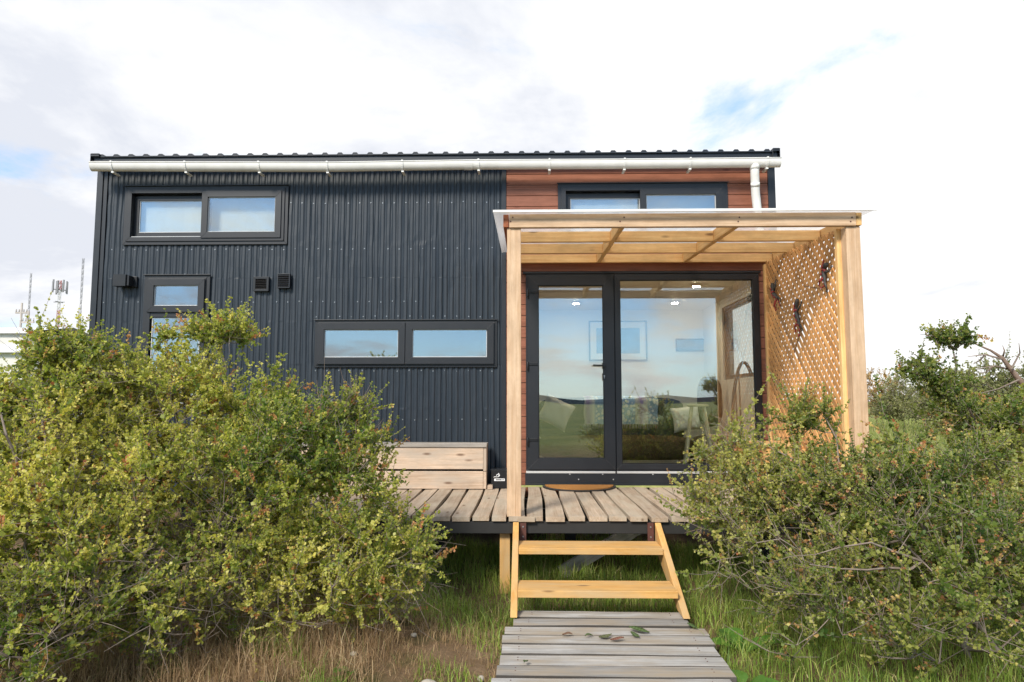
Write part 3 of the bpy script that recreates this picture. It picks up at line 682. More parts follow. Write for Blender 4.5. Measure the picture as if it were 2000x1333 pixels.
mb = MB(); mb.box(xa, gx(1004, 1020, DF), DF + .012, DF + .055, bz0, bz1 - .002); mb.build('rim_beam', M['beam_black'], deck, bevel=.003)
mb = MB(); mb.box(gx(1004, 1020, DF) + .002, xend, DF + .025, DF + .065, bz0, bz1 - .002); mb.build('rim_beam', M['beam_black'], deck, bevel=.003)
mb = MB()
for y in (-1.2, -.65): mb.box(xa, xend, y, y + .045, bz0, bz1 - .002)
mb.build('joist', M['beam_black'], deck)
for x, y in ((gx(860, 1100, -1.0), -1.0), (gx(1115, 1100, -.6), -.62), (gx(1500, 1100, -.9), -.9), (gx(640, 1100, -1), -1.0)):
    mb = MB(); mb.box(x - .045, x + .045, y, y + .09, -.15, bz0 - .001); mb.build('deck_post', M['beam_black'], deck, bevel=.003)
mb = MB(); a = W(1095, 1112, 5.55); b = W(1262, 1022, 5.75); mb.bar((a[0], a[1], a[2] - .03), b, .035, .105); mb.build('brace_plank', M['grey_plank'], deck, bevel=.003)
tag(deck.children[-1], 'grey diagonal plank leaning under the deck')
# ------------------------------------------------------------------ pergola
perg = thing('pergola', 'pale pine pergola over the cabin door with clear sheet roof', 'pergola', (gx(1335, 1000, DF), DF, DZ))
YF = DF - .002
FB = (at(983, 430, YF)[0], at(1683, 430, YF)[0])
zf0 = gz(1300, 443, YF); zf1 = gz(1300, 417, YF)
slope = .047
mb = MB(); mb.box(FB[0] + .045, FB[1] - .04, YF, YF + .045, zf0, zf1); mb.build('front_beam', M['pine'], perg, bevel=.003)
# dark nail heads in pairs
for px in (1000, 1215, 1442, 1660):
    for py in (425, 433): 
        x_, z_ = at(px + rnd.uniform(-4, 4), py, YF); mb = MB(); mb.tube([(x_, YF - .001, z_), (x_, YF - .003, z_)], .006, 8); mb.build('bolt', M['rust'], perg)
zl = lambda y: zf0 + (y - YF) * slope      # underside of the frame at depth y
for i, x in enumerate((FB[0] + .02, gx(1217, 443, YF), gx(1443, 443, YF), FB[1] - .018)):
    y0 = YF + .046 if i in (1, 2) else YF
    c0 = np.array([x, y0, zl(y0) + (zf1 - zf0) / 2]); c1 = np.array([x, -.07, zl(-.07) + (zf1 - zf0) / 2])
    mb = MB(); mb.bar(c0, c1, .040, zf1 - zf0 - .006); mb.build('rafter', M['pine_warm'] if i else M['red_end'], perg, bevel=.003)
xin0, xin1 = FB[0] + .045, FB[1] - .045
cols = [gx(1217, 443, YF), gx(1443, 443, YF)]
for y, hh in ((CAM[1] + 5.66, .088), (CAM[1] + 6.22, .088), (-.075, .082)):
    segs = [xin0] + cols + [xin1]
    for k in range(3):
        mb = MB(); z0 = zl(y) + .004; mb.box(segs[k] + (.021 if k else 0), segs[k + 1] - (.021 if k < 2 else 0), y - .02, y + .02, z0, z0 + hh); mb.build('purlin', M['pine_warm'], perg, bevel=.003)
xpr = at(1658, 650, YF + .045)[0]
pl = MB(); pl.box(pxl, pxl + .104, YF + .02, YF + .11, DZ - .005, zf0 - .001); pl.build('post', M['pine'], perg, bevel=.004)
pr_ = MB(); pr_.box(xpr, xpr + .104, YF + .02, YF + .11, DZ - .04, zf0 - .001); pr_.build('post', M['pine'], perg, bevel=.004)
ps = MB(); ps.box(gx(976, 1080, DF + .06), gx(976, 1080, DF + .06) + .075, DF + .068, DF + .14, -.1, bz0 + .05); ps.build('post_foot', M['step_wood'], perg, bevel=.003)
pb = MB(); pb.box(pxl + .082, pxl + .204, YF - .012, YF + .0195, DZ - .036, DZ - .001); pb.build('post_block', M['deck'], perg, bevel=.003)
# roof sheet, gently corrugated
mb = MB(); x0, x1 = FB[0] - .075, FB[1] + .085; y0, y1 = YF - .05, -.09; n = 120
for i in range(n + 1):
    x = x0 + (x1 - x0) * i / n; dz_ = .006 * math.sin(i * 1.05)
    for j in range(2): y = (y0, y1)[j]; mb.v.append((x, y, zf1 + .0085 + (y - YF) * slope + dz_)); 
for i in range(n): q = [2 * i, 2 * i + 2, 2 * i + 3, 2 * i + 1]; mb.face(q, [mb.v[k] for k in q], .5, 0, True)
rs = mb.build('roof_sheet', M['poly'], perg); sm_ = rs.modifiers.new('thick', 'SOLIDIFY'); sm_.thickness = .0018
mb = MB(); mb.bar((x0, y0 - .008, zf1 + .009 + (y0 - YF) * slope), (x1, y0 - .008, zf1 + .009 + (y0 - YF) * slope), .012, .018); mb.build('edge_profile', M['white_pvc'], perg)
# lattice
def lattice():
    mb = MB(); X = xpr - .004; ya, yb = YF + .145, -.095; za = DZ + .42; zb = zf0 + .005; p = .063
    for lay, sg in ((0, 1), (1, -1)):
        c = -4.0
        while c < 6:
            # line: z = sg*(y) + c ; clip to the panel
            pts = []
            for y in (ya, yb):
                z = sg * y + c
                if za <= z <= zb + (y - ya) * slope: pts.append((y, z))
            z = za; y = (z - c) / sg
            if ya < y < yb: pts.append((y, z))
            y = (zb - ya * slope - c) / (sg - slope); z = sg * y + c
            if ya < y < yb: pts.append((y, z))
            if len(pts) >= 2:
                a, b = pts[0], pts[-1]
                if abs(a[0] - b[0]) > .03:
                    j = rnd.uniform(-.004, .004)
                    cuts = [(0, 1)]
                    if lay == 1 and abs(c - 1.0) < .03: cuts = [(0, .40), (.68, 1)]      # a slat broken out
                    A_, B_ = np.array(a), np.array(b)
                    for t0, t1 in cuts:
                        a2, b2 = A_ + (B_ - A_) * t0, A_ + (B_ - A_) * t1; h_ = np.linalg.norm(b2 - a2)
                        mb.obox((X + lay * .0054 + rnd.uniform(-.0003, .0003), (a2[0] + b2[0]) / 2 + j, (a2[1] + b2[1]) / 2), ((0, b2[0] - a2[0], b2[1] - a2[1]), (1, 0, 0), (0, -(b2[1] - a2[1]), b2[0] - a2[0])), (h_ / 2, .0024, .0195))
            c += p * math.sqrt(2)
    mb.build('lattice_panel', M['lattice'], perg)
    mb = MB(); mb.box(X - .026, X + .024, YF + .111, YF + .155, za - .06, zb); mb.box(X - .02, X + .02, -.115, -.074, za - .06, zb + .05); mb.box(X - .02, X + .02, YF + .156, -.116, za - .10, za + .0); mb.build('lattice_frame', M['pine_warm'], perg, bevel=.003)
lattice()
# wire lizards on the lattice
def lizard(label, px, py, ang, L, curl, red=True):
    X = xpr - .02; ray = W(px, py, 1) - CAM; k = (X - CAM[0]) / ray[0]; c = CAM + ray * k
    root = thing('lizard_ornament', label, 'ornament', tuple(c), 'dark wire lizards on the lattice')
    ca, sa = math.cos(ang), math.sin(ang)
    def Q(a, b, h=0): # a along body (up = +), b across
        return (c[0] - h, c[1] + b * ca + a * sa, c[2] + a * ca - b * sa)
    mb = MB(); pts = []; rad = []
    for i in range(22):
        t = i / 21; a = L * (.5 - t); b = curl * max(0, t - .5) ** 2 * L * 3 + .035 * math.sin(t * 8); pts.append(Q(a, b, .012)); 
        rad.append(.007 + .014 * math.exp(-((t - .07) / .07) ** 2) + .017 * math.exp(-((t - .32) / .14) ** 2) - .005 * t)
    mb.tube(pts, rad, 8); mb.build('body', M['wire'], root)
    for (a, s, u) in ((.28, 1, .6), (.28, -1, .6), (.04, 1, -.6), (.04, -1, -.6)):
        mb = MB(); mb.tube([Q(a * L, 0, .015), Q(a * L + u * .03, s * .06, .02), Q(a * L + u * .09, s * .075, .01)], [.011, .009, .006], 6)
        for k_ in (-1, 0, 1): mb.tube([Q(a * L + u * .09, s * .075, .01), Q(a * L + u * .12, s * .075 + k_ * .014, .008)], .004, 5)
        mb.build('leg', M['redbead'] if s > 0 and red else M['wire'], root)
    for i in range(2, 15, 2): mb = MB(); mb.tube([tuple(np.array(pts[i]) + (-rad[i] - .002, 0, 0)), tuple(np.array(pts[i + 1]) + (-rad[i + 1] - .002, 0, 0))], .006, 5); mb.build('stripe', M['redbead'], root)
lizard('dark wire lizard with curled tail, high beside the right pergola post', 1612, 551, R(-28), .30, 1.4)
lizard('plain dark wire lizard on the lattice closest to the door', 1520, 588, R(28), .42, -.5)
lizard('thin wire lizard with red tail hanging in middle of the lattice', 1562, 636, R(0), .46, .2)

# ------------------------------------------------------------------ steps and boardwalk
SY1 = CAM[1] + 4.72; SY2 = CAM[1] + 4.28
xs0 = gx(1012.5, 1075, SY1); xs1 = gx(1296, 1075, SY1)
steps = thing('wooden_steps', 'orange pine steps with two open treads before the deck', 'steps', ((xs0 + xs1) / 2, SY1, 0))
for n_i, (Y, py) in enumerate(((SY1, 1071.5), (SY2, 1155))):
    zt = gz(1150, py, Y); mb = MB(); mb.box(xs0 + .002, xs1 - .002, Y, Y + .25, zt - .042, zt); mb.build('tread', M['step_wood'], steps, bevel=.003)
z2 = gz(1150, 1155, SY2); WZ = .075
for s_, x in ((0, xs0), (1, xs1)):
    xa, xb = (x - .042, x) if s_ == 0 else (x, x + .042)
    yt, yb2 = DF - .005, CAM[1] + 4.16
    poly = [(yt, DZ - .037), (yb2, WZ + .012), (yb2 + .16, WZ + .012), (yt + .0, DZ - .22)]
    mb = MB(); b = len(mb.v)
    for xx_ in (xa, xb):
        for (y, z) in poly: mb.v.append((xx_, y, z))
    for f in ([0, 1, 2, 3], [7, 6, 5, 4], [0, 4, 5, 1], [1, 5, 6, 2], [2, 6, 7, 3], [3, 7, 4, 0]): mb.face(f, [(mb.v[k][1] * .8 + mb.v[k][2] * .6 + 5 * s_, mb.v[k][1] * .6 - mb.v[k][2] * .8, mb.v[k][0]) for k in f], rnd.random())
    mb.build('stringer', M['step_wood'], steps, bevel=.003)
for x in (xs0 + .008, xs1 - .052):
    mb = MB(); mb.box(x, x + .044, DF - .004, DF + .003, DZ - .22, DZ - .04)
    for z in (DZ - .07, DZ - .14, DZ - .19): mb.tube([(x + .022, DF - .004, z), (x + .022, DF - .009, z)], .006, 6, 1)
    mb.build('hanger_plate', [M['rust'], M['screw']], steps)
bw = thing('boardwalk', 'grey weathered plank boardwalk leading up to the orange steps', 'boardwalk', ((xs0 + xs1) / 2, -3.6, 0))
mb = MB(); y = CAM[1] + 4.33; i = 0
while y > -7.3:
    w = rnd.uniform(.116, .130); sh_ = (y - (CAM[1] + 4.0)) * .05; xa = gx(987, 1214, CAM[1] + 4.0) + sh_ + rnd.uniform(-.012, .012) + (.045 if i < 2 else 0); xb = gx(1372, 1214, CAM[1] + 4.0) + sh_ + rnd.uniform(-.02, .02) - (.05 if i < 2 else 0)
    zt = WZ + rnd.uniform(-.009, .004); b = len(mb.v); rn = rnd.random(); n = 9; a1 = rnd.uniform(0, 6); off = rnd.uniform(0, 30); sk = rnd.uniform(-.012, .012); am = .004
    for k in range(n):
        t = k / (n - 1); x = xa + (xb - xa) * t; e0 = y - w + am * math.sin(a1 + 5 * t) + sk * (t - .5); e1 = y + am * .6 * math.sin(a1 * 2 + 4 * t) + sk * (t - .5)
        for (yy, zz_) in ((e0, zt - .03), (e1, zt - .03), (e1, zt + rnd.uniform(-.001, .001)), (e0, zt + rnd.uniform(-.001, .001))): mb.v.append((x, yy, zz_))
    G = lambda j: (mb.v[j][0] + off, mb.v[j][1] + off, mb.v[j][2])
    for k in range(n - 1):
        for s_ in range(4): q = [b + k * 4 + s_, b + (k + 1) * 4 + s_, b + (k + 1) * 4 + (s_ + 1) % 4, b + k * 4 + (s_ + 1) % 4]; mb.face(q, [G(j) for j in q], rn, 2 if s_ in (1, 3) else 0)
    for q in ([b, b + 1, b + 2, b + 3], [b + (n - 1) * 4 + s_ for s_ in (3, 2, 1, 0)]): mb.face(q, [G(j) for j in q], rn)
    for xn in (xa + .09, xb - .09):
        for o_ in (.03, .065): mb.tube([(xn, y - o_, zt - .001), (xn, y - o_, zt + .002)], .004, 6, 1)
    y -= w + rnd.uniform(.016, .026); i += 1
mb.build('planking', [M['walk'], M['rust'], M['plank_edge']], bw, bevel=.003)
for x in (gx(987, 1214, CAM[1] + 4.0) + .08, gx(1372, 1214, CAM[1] + 4.0) - .14):
    mb = MB(); mb.box(x, x + .06, -7.3, CAM[1] + 4.28, -.06, WZ - .038); mb.build('bearer', M['grey_plank'], bw)

# ------------------------------------------------------------------ things on the deck
YB = CAM[1] + 6.55; bx1 = gx(950, 900, YB); bx0 = gx(560, 900, YB)
be = thing('box_bench', 'low pale plank bench box against the dark cladding', 'bench', ((bx0 + bx1) / 2, YB, DZ))
z0, z1, z2_, z3 = DZ + .004, gz(900, 921, YB), gz(900, 917, YB), gz(900, 874.5, YB)
mb = MB(); mb.box(bx0, bx1 - .03, YB, YB + .03, z0, z1); mb.build('front_board', M['bench'], be, bevel=.004)
mb = MB(); mb.box(bx0, bx1 - .03, YB, YB + .03, z2_, z3); mb.build('front_board', M['bench'], be, bevel=.004)
mb = MB(); mb.box(bx1 - .029, bx1, YB + .003, YB + .22, z0, z1 - .004); mb.build('end_board', M['bench'], be, bevel=.003); mb = MB(); mb.box(bx1 - .029, bx1, YB + .003, YB + .22, z1, z3); mb.build('end_board', M['bench'], be, bevel=.003); mb = MB(); mb.box(bx0 - .029, bx0 - .001, YB + .003, YB + .22, z0, z3); mb.build('end_board', M['bench'], be, bevel=.003)
mb = MB(); mb.box(bx0 - .02, bx1 + .004, YB - .012, YB + .225, z3 + .001, z3 + .038, jit=.002); mb.build('lid', M['bench_top'], be, bevel=.005)
mb = MB(); mb.box(bx1 + .012, bx1 + .06, YB - .03, YB + .12, DZ + .004, DZ + .04); tag(mb.build('timber_offcut', M['bench'], bevel=.003), 'small pale timber offcut between bench and black ashtray', 'wood block')
# ashtray box
YA = CAM[1] + 6.60; ax0, ax1 = gx(959, 930, YA), gx(988, 930, YA) + .03; az1 = gz(970, 919, YA)
ash = thing('ashtray_box', 'small black box with white cigarette symbol beside the bench', 'ashtray', ((ax0 + ax1) / 2, YA, DZ))
mb = MB(); mb.box(ax0, ax1, YA, YA + .14, DZ + .004, az1); mb.build('body', M['black'], ash, bevel=.004)
mb = MB(); mb.box(ax0 - .003, ax1 + .003, YA - .004, YA + .143, az1 + .001, az1 + .01); mb.build('lid', M['trim'], ash)
mb = MB(); cxm = gx(975.5, 936, YA); czm = gz(975.5, 937.5, YA); Ys = YA - .0015
hw, hh = .050, .011
for a in ((cxm - hw, cxm + hw, czm + hh - .006, czm + hh), (cxm - hw, cxm + hw, czm - hh, czm - hh + .006), (cxm - hw, cxm - hw + .016, czm - hh + .006, czm + hh - .006), (cxm + hw - .008, cxm + hw, czm - hh + .006, czm + hh - .006), (cxm + .022, cxm + .027, czm - hh + .006, czm + hh - .006)): mb.box(a[0], a[1], Ys, Ys + .001, a[2], a[3])
sm_pts = [(-.055, .022), (-.042, .030), (-.030, .024), (-.022, .034), (-.030, .044), (-.014, .052), (-.004, .040), (-.010, .030), (-.020, .024)]
mb.tube([(cxm + a, Ys, czm + b) for a, b in sm_pts], .0032, 6); mb.tube([(cxm - .012, Ys, czm + .062), (cxm - .002, Ys, czm + .052), (cxm + .002, Ys, czm + .040), (cxm - .006, Ys, czm + .028)], .003, 6)
mb.build('cigarette_symbol', M['white_print'], ash)
# half-round door mat
mcx, mcy = gx(1131, 945, -.12), -.10
mat_ = thing('doormat', 'half-round orange coir mat with black rim at the glass door', 'doormat', (mcx, mcy, DZ))
mb = MB(); mb2 = MB(); n = 28; ra, rb = .355, .37
top = [(mcx + math.cos(math.pi + math.pi * k / n) * ra, mcy + math.sin(math.pi + math.pi * k / n) * rb) for k in range(n + 1)]
inn = [(mcx + (x - mcx) * .93, mcy - .01 + (y - mcy) * .92) for x, y in top]
def slab(mb, pts, z0, z1):
    b = len(mb.v); m = len(pts)
    for z in (z0, z1):
        for p in pts: mb.v.append((p[0], p[1], z))
    mb.face([b + k for k in range(m)][::-1], [mb.v[b + k] for k in range(m)][::-1], .5); mb.face([b + m + k for k in range(m)], [mb.v[b + m + k] for k in range(m)], .5)
    for k in range(m): q = [b + k, b + (k + 1) % m, b + m + (k + 1) % m, b + m + k]; mb.face(q, [mb.v[j] for j in q], .5)
slab(mb, top, DZ + .006, DZ + .016); slab(mb2, inn, DZ + .0165, DZ + .026)
mb.build('rim', M['rubber'], mat_); mb2.build('coir_pile', M['coir'], mat_)
# wooden bench under the lattice
YS = CAM[1] + 5.95; sx0, sx1 = gx(1491, 880, YS), xpr - .05; sz = gz(1530, 867, YS)
sb = thing('corner_seat', 'orange timber seat half hidden by shrub below the lattice', 'bench', ((sx0 + sx1) / 2, YS, DZ))
mb = MB(); mb.box(sx0, sx1, YS, YS + .40, sz - .03, sz); mb.build('seat', M['step_wood'], sb, bevel=.004)
mb = MB(); mb.box(sx0 + .03, sx1 - .03, YS + .02, YS + .045, sz - .13, sz - .031); mb.build('apron', M['step_wood'], sb, bevel=.003)
for x in (sx0 + .03, sx1 - .09):
    for y in (YS + .046, YS + .33): mb = MB(); mb.box(x, x + .06, y, y + .06, DZ + .004, sz - .031); mb.build('leg', M['step_wood'], sb, bevel=.003)

# ------------------------------------------------------------------ interior things
def blob(mb, c, r, e=2.6, n=18, m=10, mi=0):
    b = len(mb.v)
    sp_ = lambda v, p: math.copysign(abs(v) ** p, v)
    for i in range(m + 1):
        ph = -math.pi / 2 + math.pi * i / m
        for k in range(n):
            th = 2 * math.pi * k / n; mb.v.append((c[0] + r[0] * sp_(math.cos(ph), 2 / e) * sp_(math.cos(th), 2 / e), c[1] + r[1] * sp_(math.cos(ph), 2 / e) * sp_(math.sin(th), 2 / e), c[2] + r[2] * sp_(math.sin(ph), 2 / e)))
    for i in range(m):
        for k in range(n): q = [b + i * n + k, b + i * n + (k + 1) % n, b + (i + 1) * n + (k + 1) % n, b + (i + 1) * n + k]; mb.face(q, [mb.v[j] for j in q], .5, mi, True)
SYb = 1.55
q0, q1 = gx(1050, 790, SYb), gx(1340, 790, SYb); zt = gz(1200, 776, SYb)
sofa = thing('sofa', 'dark grey sofa seen through the glass behind the door', 'sofa', ((q0 + q1) / 2, SYb, FL))
mb = MB(); blob(mb, ((q0 + q1) / 2, SYb + .1, (zt + FL + .35) / 2), ((q1 - q0) / 2, .12, (zt - FL - .35) / 2), 6); mb.build('backrest', M['sofa'], sofa)
mb = MB(); blob(mb, ((q0 + q1) / 2, SYb - .35, FL + .33), ((q1 - q0) / 2 + .02, .42, .13), 5); mb.build('seat', M['fur'], sofa)
for x in (q0 + .1, q1 - .1):
    for y in (SYb - .6, SYb): mb = MB(); mb.tube([(x, y, FL + .22), (x + (.03 if x > q0 + .2 else -.03), y - .02, FL + .001)], [.024, .016], 10); mb.build('leg', M['pine_warm'], sofa)
mb = MB(); a, b = gx(1140, 790, SYb), gx(1283, 790, SYb); n = 24; m = 8
for i in range(n + 1):
    for j in range(m + 1):
        x = a + (b - a) * i / n; t = j / m; z = zt + .012 - t * .34; y = SYb - .045 + .012 * math.sin(i * .9 + j * .6) - .02 * (1 - t)
        if j == 0: y = SYb + .10; z = zt + .016
        mb.v.append((x + .006 * math.sin(j), y, z))
for i in range(n):
    for j in range(m): q = [i * (m + 1) + j, (i + 1) * (m + 1) + j, (i + 1) * (m + 1) + j + 1, i * (m + 1) + j + 1]; mb.face(q, [(mb.v[k][0] - a, mb.v[k][2], 0) for k in q], .5, 0, True)
for i in range(n * 2): x = a + (b - a) * i / (n * 2); mb.tube([(x, SYb - .065, zt - .32), (x + rnd.uniform(-.01, .01), SYb - .07, zt - .38)], .003, 4, 0)
tag(mb.build('throw', M['throw']), 'striped blue and purple woven throw over the sofa back', 'blanket')
def cushion(name, label, px, py, Y, r, rot):
    mb = MB(); c = W(px, py, Y - CAM[1]); n = 14; ca, sa = math.cos(rot), math.sin(rot)
    for sd_ in (-1, 1):
        b = len(mb.v)
        for i in range(n + 1):
            for j in range(n + 1):
                u_, v_ = 2 * i / n - 1, 2 * j / n - 1; pin = 1 - .10 * (1 - abs(u_) ** 2) * abs(v_) ** 3; pin2 = 1 - .10 * (1 - abs(v_) ** 2) * abs(u_) ** 3
                x, z = u_ * r[0] * pin2, v_ * r[2] * pin; y = sd_ * r[1] * ((1 - u_ ** 4) * (1 - v_ ** 4)) ** .55 + .004 * math.sin(u_ * 9 + v_ * 7)
                mb.v.append((c[0] + x * ca - z * sa, c[1] + y, c[2] + x * sa + z * ca))
        for i in range(n):
            for j in range(n):
                q = [b + i * (n + 1) + j, b + (i + 1) * (n + 1) + j, b + (i + 1) * (n + 1) + j + 1, b + i * (n + 1) + j + 1]; q = q if sd_ < 0 else q[::-1]; mb.face(q, [mb.v[k] for k in q], .5, 0, True)
    tag(mb.build(name, M['cushion']), label, 'cushion')
cushion('cushion', 'cream cushion tilted at the left end of the sofa', 1086, 806, SYb - .2, (.19, .08, .17), -.45)
cushion('cushion', 'cream cushion at the right end of the sofa behind the stool', 1340, 818, SYb - .2, (.17, .08, .15), .15)
# stool
ST = .55; st = thing('stool', 'tall stool with splayed pale wooden legs and black ring', 'stool', (gx(1365, 890, ST), ST, FL))
xc = gx(1365, 890, ST); ztp = gz(1365, 795, ST)
for k in range(4):
    th = R(35 + 90 * k); mb = MB(); mb.tube([(xc + .09 * math.cos(th), ST + .09 * math.sin(th), ztp), (xc + .24 * math.cos(th), ST + .24 * math.sin(th), FL + .001)], [.016, .018], 10); mb.build('leg', M['stool'], st)
mb = MB(); zr = FL + .22; mb.tube([(xc + .175 * math.cos(t), ST + .175 * math.sin(t), zr) for t in np.linspace(0, 2 * math.pi, 25)], .008, 6); mb.build('foot_ring', M['black'], st)
mb = MB(); mb.lathe((xc, ST, ztp), [(.10, 0), (.115, .006), (.115, .02), (.10, .026)], 24); mb.build('seat', M['stool'], st)
# brown chair
ch = thing('tub_chair', 'brown rounded armchair by the side window indoors', 'armchair', (gx(1400, 800, 1.3), 1.3, FL))
xc = gx(1392, 800, 1.3); mb = MB(); blob(mb, (xc, 1.42, gz(1392, 785, 1.3) - .0), (.15, .07, .30), 3); mb.build('backrest', M['brownchair'], ch)
mb = MB(); blob(mb, (xc, 1.15, FL + .38), (.26, .28, .09), 3.5); mb.build('seat', M['brownchair'], ch)
for a, b in ((-.2, -.2), (.2, -.2), (-.2, .2), (.2, .2)): mb = MB(); mb.tube([(xc + a * .8, 1.15 + b * .8, FL + .3), (xc + a, 1.15 + b, FL + .001)], .014, 8); mb.build('leg', M['stool'], ch)
# rattan arched chair by the side window
rc = thing('rattan_chair', 'arched cane chair inside beside the side window', 'chair', (gx(1455, 850, .55), .55, FL))
xq = gx(1455, 850, .55); mb = MB(); zt2 = gz(1455, 708, .55)
pts = [(xq - .13 + .30 * (1 - math.cos(t)) / 2, .55 + .02 * t, FL + .45 + (zt2 - FL - .45) * math.sin(t)) for t in np.linspace(0, math.pi, 20)]
mb.tube(pts, .018, 8); mb.build('back_hoop', M['wire'], rc)
for k in (3, 5, 7): mb = MB(); mb.tube([pts[k], (pts[k][0] + .02, pts[k][1] + .03, FL + .45)], .009, 6); mb.build('spindle', M['wire'], rc)
mb = MB(); blob(mb, (xq, .62, FL + .44), (.17, .2, .03), 3); mb.build('seat', M['cushion'], rc)
for a, b in ((-.12, -.14), (.12, -.14), (-.12, .14), (.12, .14)): mb = MB(); mb.tube([(xq + a, .62 + b, FL + .42), (xq + a * 1.2, .62 + b * 1.2, FL + .001)], .011, 8); mb.build('leg', M['wire'], rc)
for (nm, lab, r_, m_) in (('framed_picture', 'large square framed picture on the back wall indoors', (1150, 627, 1265, 705), 'picture'), ('small_picture', 'small wide blue picture on the back wall indoors', (1320, 662, 1378, 686), 'picture')):
    YP = HD - .165; rr = rect(*r_, YP); t = thing(nm, lab, 'picture', (rr[0], YP, rr[2])); mb = MB(); framebox(mb, rr, .018, YP, YP + .022); mb.build('frame', M['frame'] , t)
    mb = MB(); mb.box(rr[0] + .018, rr[1] - .018, YP + .010, YP + .02, rr[2] + .018, rr[3] - .018, 0)
    if nm[0] == 'f': mb.box(rr[0] + .1, rr[1] - .1, YP + .007, YP + .0095, rr[2] + .1, rr[3] - .1, 1); mb.build('print', [M['white_wall'], M[m_]], t)
    else: mb.build('print', M[m_], t)

# ------------------------------------------------------------------ background at left: sheds and masts
def mast(name, label, px, pytop, d, wpx, kind):
    b = W(px - 2, 790, d); tp = W(px, pytop, d); t = thing(name, label, 'mast', (b[0], b[1], -1), 'radio masts beyond the sheds')
    b = np.array([tp[0], b[1], -1.0]); w = wpx * d / FPX / 2; H = tp[2] + 1; nseg = 26
    cols = [MB() for _ in range(7)]
    for k in range(nseg):
        z0 = -1 + H * k / nseg; z1 = -1 + H * (k + 1) / nseg; ci = k // 4
        for j in range(3):
            a0 = 2.1 * j; a1 = 2.1 * (j + 1); P = lambda a, z: (b[0] + w * math.cos(a), b[1] + w * math.sin(a), z)
            cols[ci].tube([P(a0, z0), P(a0, z1)], w * .22, 4, cap=False); cols[ci].tube([P(a0, z0), P(a1, z1)], w * .13, 4, cap=False)
    for ci, q in enumerate(cols): q.build('lattice_section', M['mast_grey'] if kind == 'grey' else (M['mast_red'], M['mast_white'])[ci % 2], t)
    if kind == 'antenna':
        for j in range(8):
                mb = MB(); a = j * .785 + .3; R_ = w * 4.6; x, y = b[0] + R_ * math.cos(a), b[1] + R_ * math.sin(a); mb.box(x - w * .35, x + w * .35, y - w * .5, y + w * .5, tp[2] - w * 10 + (j % 3) * w, tp[2] - w * 1 + (j % 2) * w)
                mb.bar((b[0], b[1], tp[2] - w * 7), (x, y, tp[2] - w * 7), w * .3, w * .3); mb.build('panel_antenna', M['mast_grey'], t)
        mb = MB()
        for j in range(4):
            a = j * 1.57; mb.bar((b[0], b[1], tp[2] - w * 16), (b[0] + w * 4 * math.cos(a), b[1] + w * 4 * math.sin(a), tp[2] - w * 16), w * .5, w * .5)
        mb.build('platform', M['mast_grey'], t)
mast('lattice_mast', 'thin grey lattice mast, tallest, close to the cabin corner', 163, 505, 150, 3.8, 'grey')
mast('lattice_mast', 'thin grey lattice mast above the white sheds at far left', 61, 534, 170, 3.2, 'grey')
mast('antenna_tower', 'red and white antenna tower crowned with panel antennas', 118, 548, 180, 5.5, 'antenna')
def pole(px, pyt, d, arm, lab):
    tp = W(px, pyt, d); t = thing('utility_pole', lab, 'utility pole', (tp[0], tp[1], -.5)); mb = MB(); mb.tube([(tp[0], tp[1], -.5), tuple(tp)], [.14, .09], 8); mb.build('pole', M['grey_plank'], t)
    mb = MB(); mb.box(tp[0] - arm, tp[0] + arm, tp[1] - .06, tp[1] + .06, tp[2] - 1.0, tp[2] - .85)
    for k in (-.9, -.4, .4, .9): mb.tube([(tp[0] + arm * k, tp[1], tp[2] - .85), (tp[0] + arm * k, tp[1], tp[2] - .6)], .05, 6)
    mb.build('crossarm', M['grey_plank'], t)
pole(43, 592, 62, .55, 'dark wooden utility pole with crossarm over the shed roof')
pole(56, 608, 55, .5, 'shorter utility pole with crossarm close to the grey mast')
def shed(name, label, d, x0p, x1p, eave_py, ridge_py, depth):
    x0 = W(x0p, 700, d)[0]; x1 = W(x1p, 700, d)[0]; ze = W(x1p, eave_py, d)[2]; zr = W(x1p, ridge_py, d)[2]; Y0 = CAM[1] + d
    t = thing(name, label, 'warehouse', ((x0 + x1) / 2, Y0, 0)); mb = MB(); mb.box(x0, x1, Y0, Y0 + depth, -.5, ze)
    mb.build('wall', M['warehouse'], t); mb = MB(); ym = Y0 + depth / 2
    mb.quad([(x0 - .2, Y0 - .3, ze), (x1 + .3, Y0 - .3, ze), (x1 + .3, ym, zr), (x0 - .2, ym, zr)]); mb.quad([(x0 - .2, Y0 + depth + .3, ze), (x1 + .3, Y0 + depth + .3, ze), (x1 + .3, ym, zr), (x0 - .2, ym, zr)])
    mb.box(x0 - .2, x1 + .3, Y0 - .32, Y0 - .301, ze - .15, ze + .02)
    mb.build('roof', M['wareroof'], t)
    mb = MB(); xw = x0 + (x1 - x0) * .35; mb.box(xw, xw + 1.6, Y0 - .04, Y0 - .001, .4, ze - .6); mb.build('shed_door', M['grey_plank'], t)
shed('warehouse', 'larger cream warehouse with low white gable at left edge', 48, -420, 50, 648, 627, 9)
shed('warehouse', 'smaller white shed with low roof in front of the cream warehouse', 36, -420, 46, 684, 663, 6)

